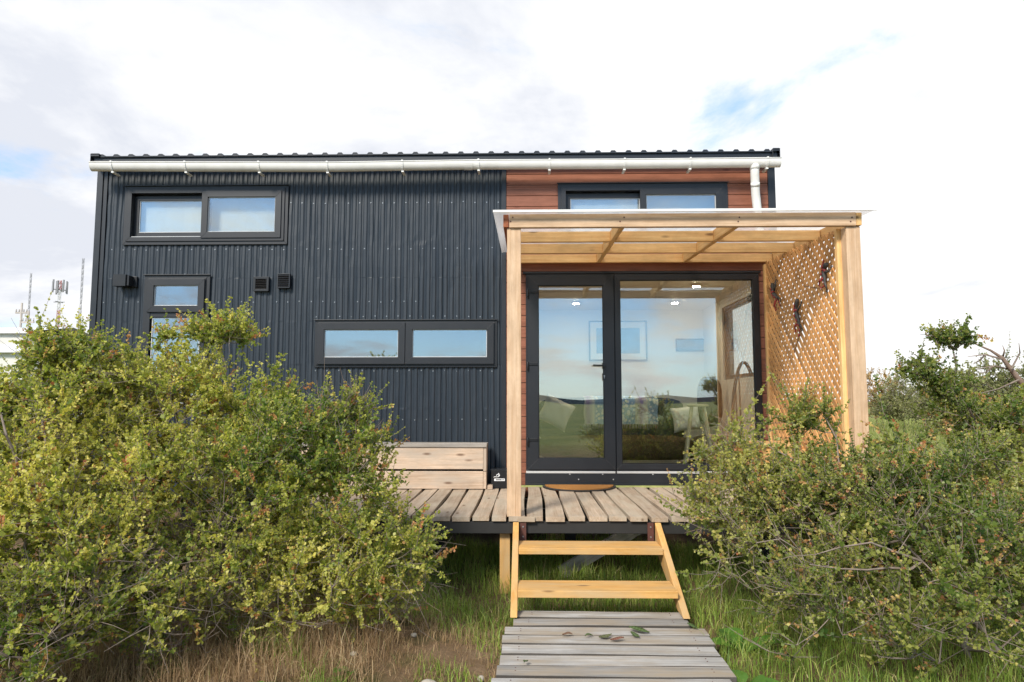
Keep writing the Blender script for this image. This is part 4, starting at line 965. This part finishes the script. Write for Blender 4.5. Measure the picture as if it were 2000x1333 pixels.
# ------------------------------------------------------------------ vegetation
def np_mesh(name, verts, faces4, rn, mat, parent=None, org=(0, 0, 0), smooth=False):
    me = bpy.data.meshes.new(name); verts = verts - np.array(org); nv = len(verts); nf = len(faces4)
    me.vertices.add(nv); me.vertices.foreach_set('co', verts.astype(np.float32).ravel())
    me.loops.add(nf * 4); me.loops.foreach_set('vertex_index', faces4.astype(np.int32).ravel())
    me.polygons.add(nf); me.polygons.foreach_set('loop_start', np.arange(0, nf * 4, 4, dtype=np.int32))
    try: me.polygons.foreach_set('loop_total', np.full(nf, 4, np.int32))
    except Exception: pass
    me.update(calc_edges=True)
    a = me.attributes.new('rn', 'FLOAT', 'FACE'); a.data.foreach_set('value', rn.astype(np.float32))
    me.materials.append(mat); me.validate()
    if smooth: me.shade_smooth()
    o = bpy.data.objects.new(name, me); scene.collection.objects.link(o); o.parent = parent
    return o
def unit(v): return v / (np.linalg.norm(v, axis=-1, keepdims=True) + 1e-9)
def leaves_mesh(pos, dirs, size, g, curl=.25, wide=.5):
    n = len(pos); t = unit(g.normal(size=(n, 3))); d = unit(dirs); s = unit(np.cross(d, t)); nn = np.cross(s, d)
    L = size[:, None]; w = L * wide / 1.0 * .5
    v0 = pos; v1 = pos + d * L * .62 + s * w + nn * L * curl * .3; v2 = pos + d * L; v3 = pos + d * L * .62 - s * w + nn * L * curl * .3
    return np.stack([v0, v1, v2, v3], 1).reshape(-1, 3), np.arange(n * 4).reshape(-1, 4)
def prisms(a, b, ra, rb):
    d = unit(b - a); h = np.where(np.abs(d[:, 2:3]) > .9, np.array([[1., 0, 0]]), np.array([[0, 0, 1.]])); u = unit(np.cross(d, h)); w = np.cross(d, u)
    V = []
    for k in range(4):
        th = k * math.pi / 2; o = u * math.cos(th) + w * math.sin(th); V.append(a + o * ra[:, None])
    for k in range(4):
        th = k * math.pi / 2; o = u * math.cos(th) + w * math.sin(th); V.append(b + o * rb[:, None])
    V = np.stack(V, 1).reshape(-1, 3); n = len(a); base = np.arange(n)[:, None, None] * 8
    F = np.array([[k, (k + 1) % 4, 4 + (k + 1) % 4, 4 + k] for k in range(4)])[None] + base
    return V, F.reshape(-1, 4)
def shrub(name, label, base, ells, limbs=(), nt=700, seed=1, leaf=.0245, tw=(4, .07, .2), mat='leafA', cat='shrub', group=None, twigr=.0022, step=.11, bias=0.0, per=4, spacing=.017, reddish=.08, holes=.42, trunk='stems', crown='foliage', bare=0.0):
    g = np.random.default_rng(seed); base = np.array(base, float)
    root = thing(name, label, cat, tuple(base), group)
    nodes = [base.copy()]; par = [-1]; forced = [0.0]
    for limb in limbs:
        pts = [np.array(p, float) for p in limb[1:]]; r0 = limb[0]; last = 0
        d0 = np.linalg.norm(np.array(nodes) - pts[0], axis=1); last = int(d0.argmin())
        for a_i, p_ in enumerate(pts):
            q_ = nodes[last]; k = max(1, int(np.linalg.norm(p_ - q_) / step))
            for s_ in range(1, k + 1):
                nodes.append(q_ + (p_ - q_) * s_ / k + g.normal(size=3) * .008); par.append(last); last = len(nodes) - 1; forced.append(r0 * (1 - .75 * (a_i + s_ / k) / len(pts)))
    vol = np.array([e[3] * e[4] * e[5] for e in ells]) ** .8; wgt = np.array([e[6] if len(e) > 6 else 1. for e in ells]); pr_ = vol * wgt / (vol * wgt).sum()
    T = []
    ph = g.uniform(0, 6, 6)
    while len(T) < nt:
        e = ells[g.choice(len(ells), p=pr_)]; dr = unit(g.normal(size=3)); r = g.uniform(0, 1) ** .38
        rough = 1 + .13 * math.sin(dr[0] * 9 + ph[0]) + .10 * math.sin(dr[2] * 13 + ph[1] + dr[1] * 7)
        p_ = np.array(e[:3]) + dr * r * rough * np.array(e[3:6])
        if p_[2] < .10: continue
        nz = math.sin(p_[0] * 7.3 + ph[2]) * math.sin(p_[2] * 8.1 + ph[3]) * math.sin(p_[1] * 6.7 + ph[4]) + .5 * math.sin(p_[0] * 17 + ph[5]) * math.sin(p_[2] * 15)
        if nz + .12 * math.sin(p_[0] * 3.1 + p_[2] * 4.3 + ph[0]) < -holes * .8: continue
        T.append(p_)
    T = np.array(T); T = T[np.argsort(np.linalg.norm(T - base, axis=1))]
    NA = np.zeros((nt * 14 + 3000, 3)); NA[:len(nodes)] = nodes; cnt = len(nodes); tips = []
    for p_ in T:
        dd = NA[:cnt] - p_; dist = np.linalg.norm(dd, axis=1) + .12 * np.linalg.norm(NA[:cnt] - base, axis=1); j = int(dist.argmin()); q_ = NA[j].copy()
        L = np.linalg.norm(p_ - q_); k = max(1, int(L / step)); last = j; side = g.normal(size=3) * .10 * L; 
        for s_ in range(1, k + 1):
            t = s_ / k; x_ = q_ + (p_ - q_) * t + side * math.sin(math.pi * t) + g.normal(size=3) * .010 * (t < 1)
            if cnt >= len(NA): break
            NA[cnt] = x_; par.append(last); forced.append(0.); last = cnt; cnt += 1
        tips.append(last)
    NA = NA[:cnt]; par = np.array(par); rr = np.full(cnt, twigr ** 2.2); 
    for i in range(cnt - 1, 0, -1): rr[par[i]] += rr[i] * .62
    rad = np.maximum(rr ** (1 / 2.2) * .62, np.array(forced)); rad[1:] = np.minimum(rad[1:], .035)
    a = NA[par[1:]]; b = NA[1:]; ra = np.minimum(rad[par[1:]], rad[1:] * 1.5); rb = rad[1:]
    # twigs
    tipa = np.array(tips); src = np.repeat(tipa, tw[0]); extra = g.choice(np.arange(1, cnt), size=int(len(src) * .35)); extra = extra[rad[extra] < twigr * 6]; src = np.concatenate([src, extra])
    cen = np.array([0, 0, 0.]); P0 = NA[src]; out = unit(NA[src] - NA[par[src]]); d = unit(out * .8 + g.normal(size=(len(src), 3)) * .6 + np.array([0, 0, .35 + bias]))
    L = g.uniform(tw[1], tw[2], len(src)) * np.where(g.random(len(src)) < .07, 1.7, 1); bend = g.normal(size=(len(src), 3)) * .25 + np.array([0, 0, .15]); d2 = unit(d + bend)
    P1 = P0 + d * L[:, None] * .5; P2 = P1 + d2 * L[:, None] * .5; P2[:, 2] = np.maximum(P2[:, 2], .03); red = g.random(len(src)) < reddish
    A = np.concatenate([a, P0, P1]); B = np.concatenate([b, P1, P2]); RA = np.concatenate([ra, np.full(len(src), twigr * .8), np.full(len(src), twigr * .65)]); RB = np.concatenate([rb, np.full(len(src), twigr * .65), np.full(len(src), twigr * .3)])
    V, F = prisms(A, B, RA, RB); rn_ = np.repeat(np.concatenate([g.random(len(a)) * .3, red * .9 + .1, red * .9 + .1]), 4)
    np_mesh(trunk, V, F, rn_, M['bark'], root, base, True)
    # leaf clusters along the twigs
    nn = np.maximum(2, (L / spacing).astype(int)); ti = np.repeat(np.arange(len(src)), nn); start = np.concatenate([[0], np.cumsum(nn)[:-1]]); frac = (np.arange(len(ti)) - np.repeat(start, nn) + .6) / np.repeat(nn, nn); frac = np.clip(frac + g.normal(size=len(ti)) * .03, .05, 1)
    P = np.where(frac[:, None] < .5, P0[ti] + (P1 - P0)[ti] * (frac * 2)[:, None], P1[ti] + (P2 - P1)[ti] * (frac * 2 - 1)[:, None]); ax_ = np.where(frac[:, None] < .5, d[ti], d2[ti])
    P = np.repeat(P, per, 0); ax_ = np.repeat(ax_, per, 0); tl = np.repeat(ti, per); fr = np.repeat(frac, per)
    dv = unit(ax_ * .55 + unit(g.normal(size=P.shape)) * 1.0 + np.array([0, 0, .15])); size = leaf * g.uniform(.55, 1.25, len(P)) * (1 - .35 * fr)
    clump = np.array([math.sin(x * 2.9 + ph[0]) * math.sin(z_ * 3.3 + ph[1]) for x, z_ in zip(NA[src][:, 0], NA[src][:, 2])]); tv = .36 + .17 * clump + g.normal(size=len(src)) * .12; tsz = g.uniform(.7, 1.25, len(src))
    rv = np.clip(tv[tl] + g.normal(size=len(P)) * .085 + fr * .16, 0, .86); size = size * tsz[tl] * (.75 + .5 * g.random(len(P)) ** 2); rv = np.where(red[tl] & (fr > .45), .88 + g.random(len(P)) * .12, rv)
    rv = np.where(g.random(len(P)) < .01, .93, rv)
    if bare:
        hz_ = np.clip((.85 + .25 * np.sin(P[:, 0] * 3.3 + ph[0]) - P[:, 2]) / .6, 0, 1) * bare
        pk = np.sin(P[:, 0] * 5.1 + ph[1]) * np.sin(P[:, 2] * 6.3 + ph[2]) + .6 * np.sin(P[:, 0] * 11 + P[:, 2] * 9 + ph[3]); hz_ = np.maximum(hz_, np.clip((pk - .35) * 1.3, 0, .75) * bare)
        keep = g.random(len(src))[tl] > hz_; P, dv, size, rv = P[keep], dv[keep], size[keep], rv[keep]
    V, F = leaves_mesh(P, dv, size, g, wide=.78); np_mesh(crown, V, F, rv, M[mat], root, base)
    print(name, 'leaves', len(P), 'twigs', len(src))
    return root
def E(px, py, d, rxp, rzp, ry, w=1.0):
    c = W(px, py, d); s = d / FPX; return (c[0], c[1], c[2], rxp * s, ry, rzp * s, w)
def G0(px, d): 
    x = W(px, 900, d)[0]; y = CAM[1] + d; return (x, y, float(ground_h(x, y)))
def LP(r, *pts): return [r] + [tuple(W(*p)) for p in pts]
shrub('shrub', 'large yellow-green thorny shrub between the left edge and the deck', G0(430, 4.15),
      [E(330, 900, 4.2, 270, 190, .6), E(580, 960, 4.1, 190, 160, .55), E(760, 1085, 4.0, 110, 75, .35, 1.3), E(260, 765, 4.4, 170, 75, .4, 1.5), E(500, 825, 4.3, 130, 70, .35, 1.2), E(450, 1120, 3.9, 330, 100, .6, 1.2), E(660, 860, 4.2, 70, 90, .28, 1.2), E(700, 1160, 4.0, 110, 60, .3),
       E(430, 655, 4.4, 55, 20, .12, 5), E(318, 675, 4.4, 22, 28, .10, 3), E(690, 800, 4.2, 25, 40, .1, 4)],
      [LP(.012, (440, 1050, 4.2), (430, 850, 4.3), (440, 720, 4.4), (428, 665, 4.4)), LP(.012, (300, 1050, 4.0), (235, 900, 3.75), (215, 880, 3.7)), LP(.009, (350, 900, 4.1), (300, 760, 4.2), (270, 700, 4.3)), LP(.010, (600, 1080, 4.1), (680, 960, 4.0), (745, 850, 4.1))],
      nt=1650, seed=11, bare=.65)
shrub('shrub', 'olive green thorny shrub filling the lower left corner', G0(40, 3.5),
      [E(20, 885, 3.7, 170, 150, .5), E(90, 1060, 3.4, 230, 170, .5), E(20, 1250, 3.1, 200, 130, .4), E(130, 700, 3.9, 75, 36, .22, 2), E(80, 790, 3.9, 120, 55, .3, 1.3), E(230, 1190, 3.4, 150, 110, .4)],
      [LP(.013, (60, 1000, 3.3), (20, 850, 3.2), (-30, 760, 3.2)), LP(.009, (100, 950, 3.4), (80, 760, 3.8), (75, 665, 3.9), (40, 668, 3.9))],
      nt=1200, seed=23, mat='leafA', bare=.6)
shrub('shrub', 'open dark green shrub with bare grey stems right of the steps', G0(1880, 3.7),
      [E(1860, 1030, 3.9, 270, 155, .6), E(1560, 990, 4.2, 190, 88, .45, 1.2), E(1440, 930, 4.3, 85, 90, .3, 1.3), E(1600, 1110, 3.9, 190, 90, .4), E(1850, 1190, 3.5, 250, 130, .5, .8), E(1690, 950, 4.2, 160, 52, .35, 1.1), E(1430, 1010, 4.3, 80, 50, .25, 1.2), E(1620, 1240, 3.6, 140, 80, .3, .7), E(1580, 830, 4.3, 60, 30, .15, 2)],
      [LP(.020, (1860, 1180, 3.7), (1790, 1000, 3.8), (1740, 880, 4.0)), LP(.018, (1950, 1270, 3.6), (1830, 1120, 3.6), (1720, 1020, 3.6)), LP(.010, (1800, 1090, 3.5), (1700, 1060, 3.45), (1590, 1085, 3.4)), LP(.010, (1780, 1110, 3.5), (1690, 1115, 3.4), (1580, 1100, 3.35)), LP(.010, (1650, 1080, 3.8), (1560, 900, 4.1), (1460, 850, 4.3)), LP(.010, (1640, 1000, 4.0), (1640, 860, 4.2), (1600, 790, 4.3))],
      nt=1150, seed=41, tw=(3, .07, .25), bias=.25, reddish=.14, mat='leafB', bare=.5, holes=.26, per=4, leaf=.0245, twigr=.0024)
shrub('shrub', 'tall sparse shrub with upright leafy shoot at the right edge', G0(2010, 4.2),
      [E(1950, 900, 4.3, 130, 120, .4), E(1985, 1080, 4.0, 120, 140, .35), E(1950, 825, 4.4, 100, 50, .3, 1.3), E(1800, 728, 4.4, 36, 24, .10, 5), E(1850, 765, 4.4, 40, 30, .12, 3), E(1858, 664, 4.4, 30, 14, .07, 6), E(1845, 830, 4.4, 60, 50, .2, 1.0)],
      [LP(.016, (1980, 1000, 4.3), (1920, 850, 4.4), (1868, 750, 4.4), (1867, 650, 4.4)), LP(.007, (1868, 750, 4.4), (1800, 715, 4.4), (1775, 715, 4.4)), LP(.006, (1866, 680, 4.4), (1830, 655, 4.4), (1800, 652, 4.4)), LP(.005, (1867, 655, 4.4), (1895, 635, 4.4))],
      nt=520, seed=51, mat='leafB', holes=.35, tw=(3, .05, .14))
def dead():
    b = G0(2120, 6.0); t = thing('dead_shrub', 'bare leafless grey branch reaching in at the right edge', 'dead shrub', b); mb = MB(); g = random.Random(3)
    L1 = [b, tuple(W(2090, 900, 6)), tuple(W(2040, 790, 6)), tuple(W(1990, 742, 6)), tuple(W(1958, 700, 6)), tuple(W(1935, 685, 6)), tuple(W(1905, 672, 6)), tuple(W(1885, 668, 6))]
    mb.tube(L1, [.05, .042, .034, .024, .016, .010, .006, .003], 8)
    for pts in (((1958, 702), (1925, 693), (1890, 697)), ((1975, 722), (1940, 715), (1905, 722)), ((1975, 722), (1992, 690), (1990, 670)), ((1990, 742), (1950, 760), (1910, 770)), ((1958, 700), (1962, 685), (1958, 675)), ((2000, 750), (2010, 700), (2020, 660)), ((1925, 693), (1912, 705), (1900, 712)), ((1940, 715), (1925, 728), (1910, 728)), ((2040, 790), (1990, 790), (1950, 800))):
        mb.tube([tuple(W(p[0], p[1], 6 + g.uniform(-.1, .1))) for p in pts], [.009, .006, .002], 5)
    mb.build('branches', M['bark'], t)
dead()
# background shrubs beyond the meadow
far = [(1715, 768, 30, 50, 42, 'leafO', 'rusty orange shrub on the skyline just right of the pergola'), (1770, 775, 27, 60, 40, 'leafG', 'grey green shrub beyond the orange one across the meadow'),
       (1850, 775, 24, 75, 45, 'leafG', 'dull olive shrub behind the tall leafy shoot'), (1960, 755, 17, 90, 48, 'leafG', 'dark flat-topped shrub behind the bare branch'), (2060, 775, 20, 90, 60, 'leafG', 'dark shrub mostly out of frame at far right'),
       (1905, 800, 21, 50, 30, 'leafO', 'low orange brown shrub in the far row on the right')]
for i, (px, py, d, rx, rz, mt, lab) in enumerate(far):
    bs = G0(px, d)
    shrub('shrub', lab, bs, [E(px, py, d, rx, rz, .8), E(px - rx * .5, py + rz * .5, d, rx * .6, rz * .7, .7), E(px + rx * .5, py + rz * .45, d, rx * .6, rz * .7, .7), E(px, py + rz * .7, d, rx, rz * .5, .8)],
          nt=260, seed=100 + i, mat=mt, leaf=.075, tw=(3, .15, .45), twigr=.006, step=.3, per=3, spacing=.06, group='shrubs beyond the meadow', reddish=.0)
# shrubs behind the camera, seen mirrored in the door glass
for i, (x, y) in enumerate(((-4.2, -15), (2.6, -14.5), (7.5, -17))):
    z = float(ground_h(x, y)); shrub('shrub', ['round shrub mirrored at left in the door glass', 'round shrub mirrored in the middle of the door glass', 'round shrub mirrored at right in the door glass'][i], (x, y, z), [(x, y, z + .35, 1.2, .8, .32, 1)], nt=120, seed=200 + i, mat='leafG', leaf=.06, tw=(3, .1, .3), twigr=.005, step=.25, per=3, spacing=.05, group='shrubs mirrored in the glass', reddish=0)

def blades(name, label, n, sampler, hgt, mat, seed, width=.004, lean=.5):
    g = np.random.default_rng(seed); x, y, k = sampler(g, n); n = len(x); z = ground_h(x, y) - .005
    h = g.uniform(hgt[0], hgt[1], n) * k; th = g.uniform(0, 2 * math.pi, n); ln = np.abs(g.normal(size=n)) * lean
    d = np.stack([np.cos(th), np.sin(th), np.zeros(n)], 1); s = np.stack([-np.sin(th), np.cos(th), np.zeros(n)], 1); th2 = g.uniform(0, 6.3, n); s = np.stack([np.cos(th2), np.sin(th2), np.zeros(n)], 1)
    p0 = np.stack([x, y, z], 1); up = np.array([0, 0, 1.]); p1 = p0 + (up * .5 + d * (ln * .18)[:, None]) * h[:, None]; p2 = p0 + (up * (1 - .25 * np.minimum(ln, 2))[:, None] * .9 + d * (ln * .65)[:, None]) * h[:, None]
    w = (width * g.uniform(.6, 1.3, n))[:, None]
    V = np.stack([p0 - s * w * .5, p0 + s * w * .5, p1 + s * w * .42, p1 - s * w * .42, p2 + s * w * .05, p2 - s * w * .05], 1).reshape(-1, 3)
    b = np.arange(n)[:, None] * 6; F = np.stack([b + np.array([[0, 1, 2, 3]]), b + np.array([[3, 2, 4, 5]])], 1).reshape(-1, 4)
    rv = np.clip(g.beta(2, 2.6, n) * .8 + .10 * np.sin(x * 2.3 + 1) * np.sin(y * 3.1) + (g.random(n) < .13) * .5, 0, 1)
    o = np_mesh(name, V, F, np.repeat(rv, 2), M[mat], smooth=False); tag(o, label, None, None, 'stuff'); o['category'] = 'grass'
def clumpf(x, y): return .5 + .5 * np.sin(x * 3.7 + 1) * np.sin(y * 4.3 + 2) + .35 * np.sin(x * 9.1 + y * 7.7)
bwx0, bwx1 = gx(987, 1214, CAM[1] + 4.0) + .0, gx(1372, 1214, CAM[1] + 4.0)
def s_near(g, n):
    x = g.uniform(-2.6, 3.0, n); y = g.uniform(-4.6, -.2, n); k = np.ones(n)
    onwalk = (x > bwx0 - .0) & (x < bwx1 + .0) & (y < CAM[1] + 4.36)
    left = (x < bwx0) & (y < -1.9)
    bare = left & (clumpf(x, y) < .62 + .22 * (y < -2.9) - .45 * (x > bwx0 - .45) - .25 * (y > -2.6))
    keep = ~onwalk & ~bare; k = np.where(left, .62, 1.0) * (.65 + .5 * clumpf(x * .8 + 3, y * .9)); k = np.where(x > bwx1, k * .8, k)
    k = np.where(np.abs(x - .35) < 1.0, k * np.where(y > -1.7, .75, .8), k)
    return x[keep], y[keep], k[keep]
blades('grass', 'green grass beneath and around the deck and steps', 60000, s_near, (.08, .30), 'grass', 5, .0042, .95)
def s_straw(g, n):
    x = g.uniform(-3.2, .3, n); y = g.uniform(-4.6, -2.0, n); keep = (x < bwx0) & ((clumpf(y * 1.3, x) > .35) | (x < -1.0)); keep |= (x < bwx0) & (g.random(n) < .35); keep &= (g.random(n) < .25 + np.clip(clumpf(x * 1.4, y * 1.2 + 1), 0, 1)) | (x < -1.1); k = np.where((x < -.7) & (y > -3.6), 1.0, .42) * g.uniform(.5, 1.2, n)
    return x[keep], y[keep], k[keep]
blades('dry_grass', 'straw coloured dry grass under the left shrub', 40000, s_straw, (.06, .26), 'straw', 6, .0028, 1.0)
def s_far(g, n):
    d = 7.2 + 34 * g.random(n) ** 1.6; px = g.uniform(1480, 2150, n); px2 = g.uniform(-150, 230, n); px = np.where(g.random(n) < .85, px, px2)
    y = CAM[1] + d; x = (px - 1029) * d / FPX; keep = ~((x < XR + .3) & (x > XL - .3) & (y < HD + .3) & (y > -.1)); return x[keep], y[keep], (.9 + d[keep] * .02)
blades('meadow_grass', 'tall pale meadow grass beyond the shrubs', 60000, s_far, (.15, .5), 'meadow', 8, .016, .6)

# weeds, stones, fallen leaves
def weed(label, px, d, n, L, seed, zb=None, grp='broad-leaved weeds'):
    g = random.Random(seed); b = list(G0(px, d)); t = thing('broadleaf_weed', label, 'weed', tuple(b), grp)
    for k in range(n):
        th = g.uniform(0, 6.28); el = g.uniform(.5, 1.25); l = L * g.uniform(.6, 1.1); w = l * g.uniform(.22, .30); mb = MB(); m = 8
        dirh = np.array([math.cos(th), math.sin(th), 0]); sd_ = np.array([-math.sin(th), math.cos(th), 0]); rows = []
        for i in range(m + 1):
            s_ = i / m; ang = el - s_ * 1.3; c = np.array(b) + dirh * l * (s_ * math.cos(el) + .25 * s_ * s_) + np.array([0, 0, l * (s_ * math.sin(el) - .45 * s_ * s_)])
            ww = w * math.sin(math.pi * min(1, max(.02, (s_ - .18) / .82))) ** .7 if s_ > .18 else .004; ww *= 1 + .12 * math.sin(i * 5.1 + k)
            rows.append([c - sd_ * ww + np.array([0, 0, ww * .35]), c, c + sd_ * ww + np.array([0, 0, ww * .35])])
        for i in range(m):
            for j in range(2): mb.quad([rows[i][j], rows[i][j + 1], rows[i + 1][j + 1], rows[i + 1][j]], rn=g.random() * .3 + .35, sm=True)
        mb.build('leaf', M['weed'], t)
weed('large dock weed crowding the right edge of the boardwalk', 1432, 3.35, 9, .26, 3)
weed('dock weed behind, beside the foot of the steps', 1440, 3.9, 7, .24, 4)
weed('lone leafy weed at bottom edge by the boardwalk corner', 1415, 3.0, 7, .18, 5)
weed('small bright weed in the dry grass below the left shrub', 690, 3.45, 6, .12, 6)
weed('tiny weed left of the small bright weed', 540, 3.25, 5, .10, 7)
def stone(label, px, py, s, seed):
    g = np.random.default_rng(seed); d = (CAM[2]) * 1333 / (py - 785 + 4); x, y, z = G0(px, d); mb = MB(); blob(mb, (0, 0, 0), (s, s * .85, s * .72), 2.1, 20, 12); ph = g.uniform(0, 6, 4)
    mb.v = [tuple(np.array(v) * (1 + .09 * math.sin(v[0] / s * 2.4 + ph[0]) + .07 * math.sin(v[1] / s * 3 + ph[1]) * math.sin(v[2] / s * 2.7 + ph[2])) + np.array([x, y, z + s * .45])) for v in mb.v]
    tag(mb.build('stone', M['stone'], loc=(x, y, z)), label, 'stone', 'stones in the dry grass')
stone('largest round pale stone in the dry grass by the boardwalk', 843, 1318, .05, 1)
stone('small pale stone right of the largest stone', 941, 1300, .020, 2)
stone('tiny brown stone between the two pale stones', 912, 1318, .016, 3)
stone('small stone on the bare soil up toward the shrub', 812, 1235, .018, 4)
stone('pale pebble against the dry grass under the shrub', 698, 1272, .017, 5)
def fallen(label, px, py, L, rot, rnv, seed):
    g = random.Random(seed); d = (CAM[2] - WZ) * 1333 / (py - 785); p = W(px, py, d); x, y = p[0], CAM[1] + d; mb = MB(); m = 7; ca, sa = math.cos(rot), math.sin(rot); rows = []
    for i in range(m + 1):
        s_ = i / m; w = L * .26 * math.sin(math.pi * min(.985, .03 + s_)) * (1 + .15 * g.uniform(-1, 1)); row = []
        for j in (-1, 0, 1): a, b = (s_ - .5) * L, j * w; row.append((x + a * ca - b * sa, y + a * sa + b * ca, WZ + .012 + .006 * abs(j) + .005 * math.sin(s_ * 4 + seed)))
        rows.append(row)
    for i in range(m):
        for j in range(2): mb.quad([rows[i][j], rows[i][j + 1], rows[i + 1][j + 1], rows[i + 1][j]], rn=rnv, sm=True)
    o = mb.build('fallen_leaf', M['fallen'], loc=(x, y, WZ)); sm = o.modifiers.new('thick', 'SOLIDIFY'); sm.thickness = .0008
    tag(o, label, 'leaf', 'fallen leaves on the boardwalk')
fallen('largest curled green leaf toward the right of the boardwalk', 1248, 1218, .12, -.5, .1, 1)
fallen('green leaf just in front of the largest curled leaf', 1240, 1227, .07, -1.0, .15, 2)
fallen('folded olive leaf in the middle of the boardwalk', 1182, 1230, .085, .5, .5, 3)
fallen('reddish brown leaf right of the folded olive leaf', 1205, 1235, .075, .1, 1.0, 4)
fallen('dry brown leaf furthest left on the boardwalk', 1108, 1227, .055, -.2, .9, 5)
fallen('small green leaf between brown and olive leaves', 1150, 1229, .045, .3, .2, 6)
fallen('small green leaf near the left side on the front planks', 1027, 1278, .05, 1.2, .1, 7)
fallen('dark green leaf at the right end of the second plank', 1352, 1210, .07, -.9, .05, 8)
